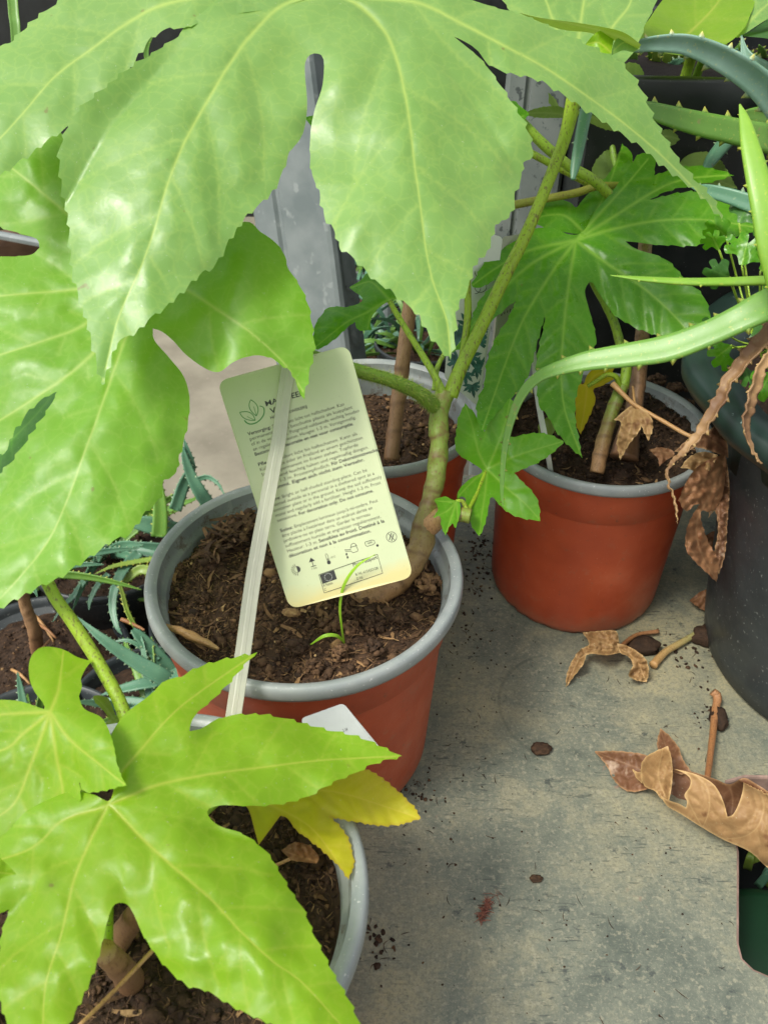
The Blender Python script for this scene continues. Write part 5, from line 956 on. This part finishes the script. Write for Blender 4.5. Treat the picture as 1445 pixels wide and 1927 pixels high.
stem('petiole', DL1, [(1166, 1218, ZT(1166, 1218, .012), 4), (1195, 1196, ZT(1195, 1196, .006), 4), (1238, 1188, ZT(1238, 1188, .004), 4)], ST_ORANGE, .15)
DL2 = dl('dry_leaf', 'big curled brown leaf lying at the cut-out edge of the bench board', 'dry leaf', Pz(1330, 1560, 0), 'fallen dry leaves')
ax0, ax1 = np.array([1238., 1462]), np.array([1480., 1580])
def roll_depth(sign, r=60, zc=.0175, rm=.0165):
    t = ax1-ax0; L = np.linalg.norm(t); t = t/L; n = np.array([-t[1], t[0]])
    def f(Q):
        s = (Q-ax0)@n; u = np.clip((Q-ax0)@t, -30, L+60); b = ax0+u[:, None]*t
        base = np.array([dz(x, y, zc) for x, y in b]); q = np.sqrt(np.clip(1-(s/r)**2, 0, 1)); return base+sign*q*rm+s*.00005
    return f
fr_, bk_ = roll_depth(-1), roll_depth(1)
grd = [(x, y) for x in (1220, 1300, 1380, 1460, 1520) for y in (1400, 1480, 1560, 1640)]
zero = [(p[0], p[1], 0.0) for p in grd[:4]]
pf = [(1241, 1496, T_), (1255, 1517), (1279, 1531), (1315, 1554), (1358, 1579), (1410, 1603), (1445, 1634), (1500, 1665, T_), (1515, 1600), (1500, 1535, T_), (1470, 1508), (1445, 1494), (1417, 1476), (1399, 1465, T_), (1396, 1490), (1388, 1515), (1378, 1533), (1368, 1537, T_), (1361, 1510), (1347, 1482), (1330, 1467), (1302, 1455), (1268, 1447, T_), (1288, 1456), (1298, 1466), (1297, 1480), (1287, 1496), (1292, 1508), (1290, 1520, T_), (1276, 1512), (1263, 1508), (1252, 1503)]
leaf('blade', DL2, pf, (1330, 1470), [[(1302, 1456), (1325, 1475), (1334, 1500), (1332, 1530), (1322, 1556)], [(1400, 1470), (1428, 1492), (1436, 1520), (1425, 1555), (1400, 1574), (1370, 1578)], [(1445, 1496), (1480, 1540), (1490, 1620)], [(1296, 1462), (1290, 1490), (1300, 1520), (1318, 1552)]], [(1220, 1400, 0), (1520, 1400, 0), (1220, 1660, 0), (1520, 1660, 0)], D_TAN, 3.5, (0, 20), .0016, .0, 60, 24, .0018, 2.4, seclen=50, extra=fr_, label='rolled tan side')
pbk = [(1262, 1446, T_), (1300, 1452), (1345, 1466), (1372, 1476), (1398, 1464), (1420, 1474), (1450, 1494), (1500, 1535, T_), (1515, 1600), (1480, 1630), (1440, 1612), (1400, 1590), (1350, 1568), (1300, 1540), (1262, 1512, T_), (1260, 1480)]
leaf('blade', DL2, pbk, (1330, 1470), [[(1290, 1460), (1310, 1490), (1300, 1530)], [(1372, 1478), (1378, 1510), (1370, 1560)]], [(1220, 1400, 0), (1520, 1400, 0), (1220, 1660, 0), (1520, 1660, 0)], D_BROWN, 4, (0, 20), .0012, 0, 60, 24, .0012, 2.2, seclen=50, extra=bk_, label='dark inner side')
pk = tps([(1119, 1413, dz(1119, 1413, .003)), (1215, 1422, dz(1215, 1422, .010)), (1153, 1465, dz(1153, 1465, .001)), (1215, 1486, dz(1215, 1486, .005)), (1165, 1440, dz(1165, 1440, .005)), (1240, 1370, dz(1240, 1370, .005)), (1290, 1452, dz(1290, 1452, .012))])
leaf('blade', DL2, [[(1118, 1414, T_), (1145, 1413), (1172, 1414), (1215, 1421), (1232, 1440), (1236, 1480, T_), (1210, 1487), (1192, 1490), (1172, 1485), (1153, 1466), (1140, 1440)], [(1242, 1371, T_), (1256, 1382), (1275, 1404), (1285, 1430), (1303, 1456, T_), (1275, 1456), (1250, 1440), (1238, 1415), (1236, 1395)]], (1240, 1455), [[(1240, 1455), (1185, 1440), (1122, 1416)], [(1270, 1450), (1256, 1415), (1243, 1376)], [(1240, 1460), (1200, 1475)]], [(1119, 1413, pk(np.array([[1119, 1413.]]))[0]), (1215, 1422, pk(np.array([[1215, 1422.]]))[0]), (1153, 1465, pk(np.array([[1153, 1465.]]))[0]), (1215, 1486, pk(np.array([[1215, 1486.]]))[0]), (1242, 1371, pk(np.array([[1242, 1371.]]))[0]), (1300, 1455, pk(np.array([[1300, 1455.]]))[0])], D_BROWN, 3.5, (1.5, 16), .0014, .001, 30, 22, .0018, 2.2, seclen=46, label='dark brown flat lobes')
leaf('blade', DL2, [[(1207, 1434, T_), (1217, 1422), (1234, 1413), (1256, 1404, T_), (1262, 1424), (1265, 1448), (1263, 1480), (1258, 1507, T_), (1243, 1503), (1232, 1489), (1212, 1479), (1205, 1455)], [(1189, 1447, T_), (1197, 1452), (1206, 1455), (1208, 1474, T_), (1198, 1466)]], (1250, 1500), [[(1252, 1500), (1238, 1460), (1246, 1412)]], [(1207, 1434, dz(1207, 1434, .015)), (1256, 1405, dz(1256, 1405, .026)), (1258, 1505, dz(1258, 1505, .020)), (1212, 1479, dz(1212, 1479, .012)), (1235, 1450, dz(1235, 1450, .026))], D_TAN, 3.2, (1, 14), .0018, .001, 30, 20, .0018, 2, seclen=40)
stem('petiole', DL2, [(1330, 1468, ZT(1330, 1468, .016), 6), (1337, 1410, ZT(1337, 1410, .010), 6), (1345, 1340, ZT(1345, 1340, .005), 7), (1349, 1312, ZT(1349, 1312, .006), 8), (1340, 1302, ZT(1340, 1302, .008), 8)], ST_ORANGE, .1)
# twigs and bits
t_ = stem('dry_twig', None, [(1228, 1252, ZT(1228, 1252, .004), 8), (1250, 1228, ZT(1250, 1228, .004), 7), (1290, 1204, ZT(1290, 1204, .004), 6), (1312, 1190, ZT(1312, 1190, .004), 5)], stemmat('twig two tone', (.42, .24, .09), (.36, .26, .1), (.25, .27, .1), (.2, .12, .05)), .12); t_['label'] = 'short green tipped twig on the board beside the small tan leaf'; t_['category'] = 'twig'
clod('soil_clod', 1212, 1216, .004, .0085, SOIL_D, None, .25, 2, (1.3, .9, .7), label='dark soil clod beside the small tan leaf and the right red pot', cat='soil clod', group='soil clods on the board')
clod('soil_clod', 1017, 1408, .003, .0050, SOIL_D, None, .35, 2, (1.2, .9, .6), label='dark brown clod alone in the middle of the bench board', cat='soil clod', group='soil clods on the board')
clod('soil_clod', 1008, 1653, .002, .0028, SOIL_D, None, .4, 2, (1.2, .8, .6), label='small brown clod on the board right of the yellow leaf', cat='soil clod', group='soil clods on the board')
clod('soil_clod', 1352, 1350, .004, .0070, SOIL_D, None, .2, 2, (.8, 1.3, .6), label='dark clod between the orange leaf stalk and the black tub', cat='soil clod', group='soil clods on the board')
clod('soil_clod', 1328, 1195, .005, .0085, SOIL_D, None, .3, 2, (1.2, 1, .8), label='dark crumbly clod wedged between the right red pot and the tub', cat='soil clod', group='soil clods on the board')
RF = plain('reddish fibre', (.10, .03, .02), (.18, .07, .04), 300, .9, .3)
mb = MB()
for k in range(60):
    t = rng.random(); fibre(mb, Pz(905+14*t+rng.normal(0, 3), 1730-32*t+rng.normal(0, 3), .0012+rng.random()*.002), .004+.004*rng.random(), .0006, 0)
for k in range(6): fibre(mb, Pz(920+rng.random()*20, 1690-rng.random()*12, .001), .007, .0003, 0)
mb.build('fibre_tuft', RF, None, label='reddish brown tuft of fibre on the front of the board', cat='fibre tuft')
mb = MB()
for px, py, n, sx, sy, s in ((905, 1035, 60, 18, 26, .0011), (900, 1090, 40, 20, 30, .0009), (860, 1180, 30, 25, 25, .0008), (885, 1220, 26, 30, 30, .0007), (1100, 1120, 10, 100, 60, .0006), (1000, 1280, 40, 140, 90, .0005), (1080, 1480, 60, 200, 160, .00045), (700, 1770, 30, 25, 25, .0013), (800, 1500, 30, 40, 60, .0007), (1290, 1215, 40, 40, 22, .0013), (1060, 1800, 40, 200, 110, .0005), (1330, 1330, 20, 20, 50, .0009), (770, 1490, 30, 25, 14, .0009), (1190, 1650, 30, 140, 100, .0005)):
    for k in range(n):
        c = Pz(px+rng.normal(0, sx), py+rng.normal(0, sy), .0003); q = s*rng.uniform(.5, 1.7)
        lump(mb, c, q, float(np.clip(rng.normal(.25, .2), 0, 1)), .6)
        if k % 4 == 0: fibre(mb, c+np.array([rng.normal(0, .006), rng.normal(0, .006), .0002]), .003+.005*rng.random(), .0004, float(rng.uniform(.05, .5)))
mb.build('soil_crumbs', SOIL_D, None, kind='stuff', label='scattered dark soil crumbs on the bench board', cat='soil crumbs')
DB = thing('dry_leaf', 'papery brown scraps at the foot of the black tub', 'dry leaf', Pz(1325, 1150, 0), 'fallen dry leaves')
leaf('blade', DB, [[(1296, 1130, T_), (1320, 1112), (1346, 1106, T_), (1350, 1140), (1330, 1150), (1312, 1142)], [(1318, 1015, T_), (1345, 1000), (1356, 1040, T_), (1342, 1070)]], (1340, 1110), [[(1346, 1108), (1300, 1132)], [(1350, 1005), (1345, 1060)]], [(1296, 1130, ZT(1296, 1130, .006)), (1346, 1106, ZT(1346, 1106, .020)), (1330, 1150, ZT(1330, 1150, .006)), (1345, 1010, ZT(1345, 1010, .045))], D_RUST, 3.5, (1, 12), .002, .001, 20, 16, .003, 2)
# ------------------------------------------------------------------ below and beside the bench: small aloes in black pots, weeds, floor clutter
def blackpot(root, c, R, z0, h):
    p = obj('pot', *lathe((c[0], c[1], z0), [(0, .002), (R*.72, .002), (R*.74, 0), (R*.92, h*.9), (R*.93, h-.008)], 64), POT_SLATE, root)
    obj('rim', *lathe((c[0], c[1], z0), [(R*.935, h-.010), (R*.995, h-.009), (R, h-.003), (R*.985, h), (R*.95, h-.001), (R*.92, h-.006), (R*.88, h*.6), (0, h*.58)], 64), POT_SLATE, p)
def rosette(root, c, z, n, L, wpx, mats, seed):
    r_ = random.Random(seed)
    for k in range(n):
        a = 2*math.pi*k/n*1.618*2+r_.uniform(-.3, .3); el = r_.uniform(.25, 1.25); l = L*r_.uniform(.65, 1.1); pts = []
        for t in (0, .3, .6, .85, 1):
            rr = l*t*math.cos(el)*(1+.3*t); zz_ = z+l*t*math.sin(el)-l*.45*t*t*(1.3-el)
            p = np.array([c[0]+(.006+rr)*math.cos(a), c[1]+(.006+rr)*math.sin(a), zz_])-CAM
            d = p@F0; pts.append((PW/2+FPX*(p@XR)/d, PH/2-FPX*(p@UR)/d, d, wpx*(1, .95, .75, .45, .08)[(0, .3, .6, .85, 1).index(t)]))
        blade('leaf', root, pts, mats[k % len(mats)], (15, 4.5), .5, .45, n=6, lean=r_.uniform(-.8, .8))
ZF = -.30
def gpos(px, py, z): q = Pz(px, py, z); return (q[0], q[1])
GA = 'small aloes in black pots on the floor'
e1 = gpos(200, 1030, -.185); e2 = gpos(70, 1235, -.225)
E1 = thing('potted_aloe', 'toothed green aloe in a black pot on the floor left of the central red pot', 'potted plant', (*e1, ZF), GA)
blackpot(E1, e1, .082, ZF, .115); soil(E1, e1, .072, -.200, SOIL_D, 500, 400)
E2 = thing('potted_aloe', 'old woody aloe in a black pot on the floor at the left edge', 'potted plant', (*e2, ZF), GA)
blackpot(E2, e2, .092, ZF, .075); soil(E2, e2, .082, -.243, SOIL_D, 800, 600)
for row, mt, ln in (([(262, 1040, .945, 20), (240, 1062, .93, 20), (225, 1085, .92, 19), (214, 1118, .91, 17), (213, 1150, .905, 14), (221, 1180, .90, 9), (230, 1194, .90, 2)], AL_DARK, .3), ([(300, 1050, .94, 14), (250, 1058, .93, 13), (212, 1066, .92, 10), (179, 1080, .915, 2)], AL_OLIVE, .9),
        ([(330, 1290, .86, 34), (300, 1270, .85, 32), (245, 1238, .845, 26), (195, 1203, .84, 18), (146, 1161, .84, 2)], AL_DARK, .1), ([(345, 1300, .88, 34), (320, 1262, .875, 32), (287, 1222, .87, 27), (262, 1196, .868, 22), (250, 1184, .868, 10)], AL_DARK, .5), ([(345, 1262, .87, 26), (300, 1280, .86, 28), (262, 1288, .855, 26), (222, 1298, .855, 18), (190, 1308, .855, 2)], AL_DARK, .7), ([(300, 1330, .84, 26), (240, 1322, .84, 24), (190, 1322, .84, 16), (150, 1320, .84, 2)], AL_DARK, .3),
        ([(330, 960, 1.0, 26), (345, 915, 1.0, 24), (360, 880, .99, 18), (352, 845, .985, 10), (346, 826, .985, 2)], AL_DARK, .4), ([(392, 948, 1.0, 26), (376, 925, .99, 25), (360, 895, .985, 20), (348, 860, .98, 12), (345, 840, .98, 2)], AL_DARK, .2), ([(365, 905, .99, 12), (390, 898, .985, 10), (410, 910, .98, 7), (423, 932, .98, 2)], AL_DARK, .5), ([(330, 1000, .98, 36), (290, 990, .97, 34), (262, 985, .965, 26), (235, 990, .96, 3)], AL_DARK, 0), ([(300, 1010, .96, 30), (302, 970, .96, 28), (300, 930, .96, 22), (296, 880, .96, 3)], AL_GREEN, .2),
        ([(285, 1075, .93, 18), (262, 1072, .93, 18), (240, 1090, .93, 13), (232, 1100, .93, 4)], AL_OLIVE, .1), ([(205, 1080, .93, 12), (185, 1100, .92, 11), (170, 1130, .915, 8), (168, 1148, .915, 2)], AL_DARK, .4), ([(160, 1090, .93, 12), (140, 1120, .93, 11), (120, 1140, .925, 8), (100, 1170, .92, 2)], AL_DARK, .4), ([(255, 1180, .90, 10), (240, 1150, .90, 10), (232, 1120, .905, 9), (226, 1100, .91, 6)], AL_OLIVE, .6), ([(300, 1240, .87, 10), (270, 1220, .87, 10), (240, 1205, .87, 8), (205, 1210, .87, 2)], AL_DARK, .5)):
    blade('leaf', E1, row, mt, (14, 4.2), .45, .4, n=7, lean=ln)
rosette(E1, e1, -.19, 20, .095, 22, (AL_DARK, AL_GREEN, AL_DARK), 4)
stem('dry_leaf', E1, [(228, 1165, .90, 4), (245, 1172, .90, 3.5), (262, 1180, .90, 3), (272, 1186, .90, 2)], ST_ORANGE, .2)
stem('trunk', E2, [(72, 1230, dz(72, 1230, -.235), 13), (66, 1190, .905, 12), (52, 1150, .89, 11), (44, 1115, .88, 11), (50, 1080, .875, 10)], ST_WOOD, .25, rings=(.2, .4, .6, .8))
rosette(E2, tuple(P(50, 1085, .875)[:2]), float(P(50, 1085, .875)[2]), 18, .095, 20, (AL_DARK, AL_GREEN), 9)
for k in range(7):
    x, y = rng.uniform(0, 215), rng.uniform(1130, 1290); a = rng.normal(.3, .8); L = rng.uniform(25, 70)
    stem('dry_twig', E2, [(x, y, dz(x, y, -.23), 3), (x+L*.5*math.cos(a), y+L*.5*math.sin(a)-4, dz(x, y, -.222), 3), (x+L*math.cos(a), y+L*math.sin(a), dz(x, y, -.22), 2)], ST_DRY if k % 2 else ST_ORANGE, .2, n=4, ns=7)
for i, (px, py, R, h, n, L, lab) in enumerate(((-60, 1010, .08, .10, 10, .08, 'aloe in a black pot at the far left behind the woody one'), (60, 900, .075, .10, 11, .09, 'aloe in a black pot under the large left leaf'), (420, 1160, .075, .10, 11, .08, 'aloe in a black pot hidden below the central red pot'), (285, 1330, .08, .10, 10, .085, 'aloe in a black pot between the central and nearest red pots'), (60, 1420, .085, .10, 10, .08, 'aloe in a black pot under the lime leaves'))):
    c = gpos(px, py, ZF+h); r_ = thing('potted_aloe', lab, 'potted plant', (*c, ZF), GA); blackpot(r_, c, R, ZF, h); soil(r_, c, R*.88, ZF+h-.015, SOIL_D, 60, 60); rosette(r_, c, ZF+h-.01, n, L, 22, (AL_DARK, AL_GREEN), 20+i)
# weeds and pots on the floor behind the bench
WG = 'low weedy pots behind the bench'
for i, (px, py, d, R, nl, lab) in enumerate(((790, 640, 1.10, .055, 34, 'narrow leaved plant in a black pot behind the brown stemmed fatsia'), (680, 560, 1.25, .06, 60, 'narrow leaved green plant behind the leaning galvanised post'), (700, 480, 1.45, .07, 60, 'far narrow leaved green plant behind the leaning post'), (670, 650, 1.12, .05, 44, 'narrow leaved plant beside the two grey legs'))):
    c = P(px, py, d); root = thing('weedy_plant', lab, 'potted plant', (c[0], c[1], ZF), WG); blackpot(root, (c[0], c[1]), R, ZF, max(.05, c[2]-ZF)); soil(root, (c[0], c[1]), R*.88, c[2]-.012, SOIL, 120, 100)
    for k in range(nl):
        a = rng.random()*6.28; el = rng.uniform(.1, 1.2); l = rng.uniform(.03, .085)
        q0 = np.array([c[0], c[1], c[2]-.01])+np.array([math.cos(a), math.sin(a), 0])*R*rng.random()*.8; q1 = q0+l*.6*np.array([math.cos(a)*math.cos(el), math.sin(a)*math.cos(el), math.sin(el)]); q2 = q1+l*.5*np.array([math.cos(a)*math.cos(el-.7), math.sin(a)*math.cos(el-.7), math.sin(el-.7)])
        pts = []
        for q, w_ in ((q0, 5), (q1, 9), (q2, 1)):
            v = q-CAM; dd = v@F0; pts.append((PW/2+FPX*(v@XR)/dd, PH/2-FPX*(v@UR)/dd, dd, w_))
        blade('leaf', root, pts, (AL_GREEN, AL_DARK)[k % 2], None, .3, .2, n=4, lean=rng.normal(0, .5))
for i, (px, w_) in enumerate(((714, 15), (740, 18))):
    a = P(px, 690, 1.08); b = P(px-14, 500, 1.14); V, F = sweep(np.array([[a[0], a[1], ZF], b]), np.array([w_*.5*1.1/FPX]*2), 8)
    obj('table_leg', V, F, (POT_SLATE, GALV)[i], None, label=('dark square leg behind the brown stem', 'grey metal leg behind the brown stem')[i], cat='table leg', smooth=False)
a, b = P(-260, 394, 1.15), P(220, 484, 1.03)
V, F = sweep(np.array([a, b]), np.array([.005, .005]), 8); obj('metal_rail', V, F, GALV, None, label='grey metal rail seen in the gap of the left leaf', cat='rail', smooth=False)
cb_ = P(15, 470, 1.64); ob_ = thing('potted_plant', 'brown clay pot seen through the gap in the left leaf', 'potted plant', (cb_[0], cb_[1], ZF), WG)
obj('pot', *lathe((cb_[0], cb_[1], ZF), [(0, 0), (.06, 0), (.085, .16), (.09, .16), (.09, .185), (.08, .185), (.075, .15), (0, .15)], 48), plain('weathered clay', (.10, .055, .035), (.17, .10, .065), 40, .8), ob_)
rosette(ob_, (cb_[0], cb_[1]), ZF+.15, 9, .08, 14, (AL_DARK, AL_GREEN), 77)
bl = thing('grass_clump', 'green strap leaf blades in the dark top left corner', 'plant', P(28, 120, .75))
blade('leaf', bl, [(36, 200, .76, 14), (30, 60, .75, 18), (26, 20, .75, 19), (22, -60, .75, 17), (30, -150, .75, 2)], AL_GREEN, None, .15, chan=.3); blade('leaf', bl, [(290, 160, .78, 10), (276, 95, .77, 9), (300, 40, .76, 6), (330, -30, .76, 1)], AL_GREEN, None, .15, chan=.3)
# what shows through the cut-out at the right
crate('dark_backing_tray', 'added dark plastic tray that keeps the view through the board cut-out dark', nA[0]-.06, nA[0]+.16, nE[1]-.08, nT[1]+.10, -.22, -.10, cat='tray', soil=False)  # black tray added so the space under the board looks dark
gc = Pz(1462, 1815, -.05)
gp = thing('green_tray', 'deep green plastic lid below the cut-out', 'lid', (gc[0], gc[1], -.10))
obj('lid', *lathe((gc[0], gc[1], -.06), [(0, .011), (.040, .011), (.047, .008), (.050, 0), (.049, -.03)], 64), MOSS, gp)
ug = thing('shade_plant', 'dim strap leaved plant in the dark below the cut-out', 'plant', Pz(1420, 1640, -.09))
for k in range(9):
    x, y = rng.uniform(1395, 1450), rng.uniform(1590, 1690); a_ = rng.normal(-.8, .6); L_ = rng.uniform(40, 90); d0 = dz(x, y, -.075)
    blade('leaf', ug, [(x, y, d0, 16), (x+L_*.5*math.cos(a_), y+L_*.5*math.sin(a_), d0-.01, 14), (x+L_*math.cos(a_), y+L_*math.sin(a_), d0, 2)], AL_DARK if k % 2 else AL_OLIVE, None, .4, chan=.3, n=5)
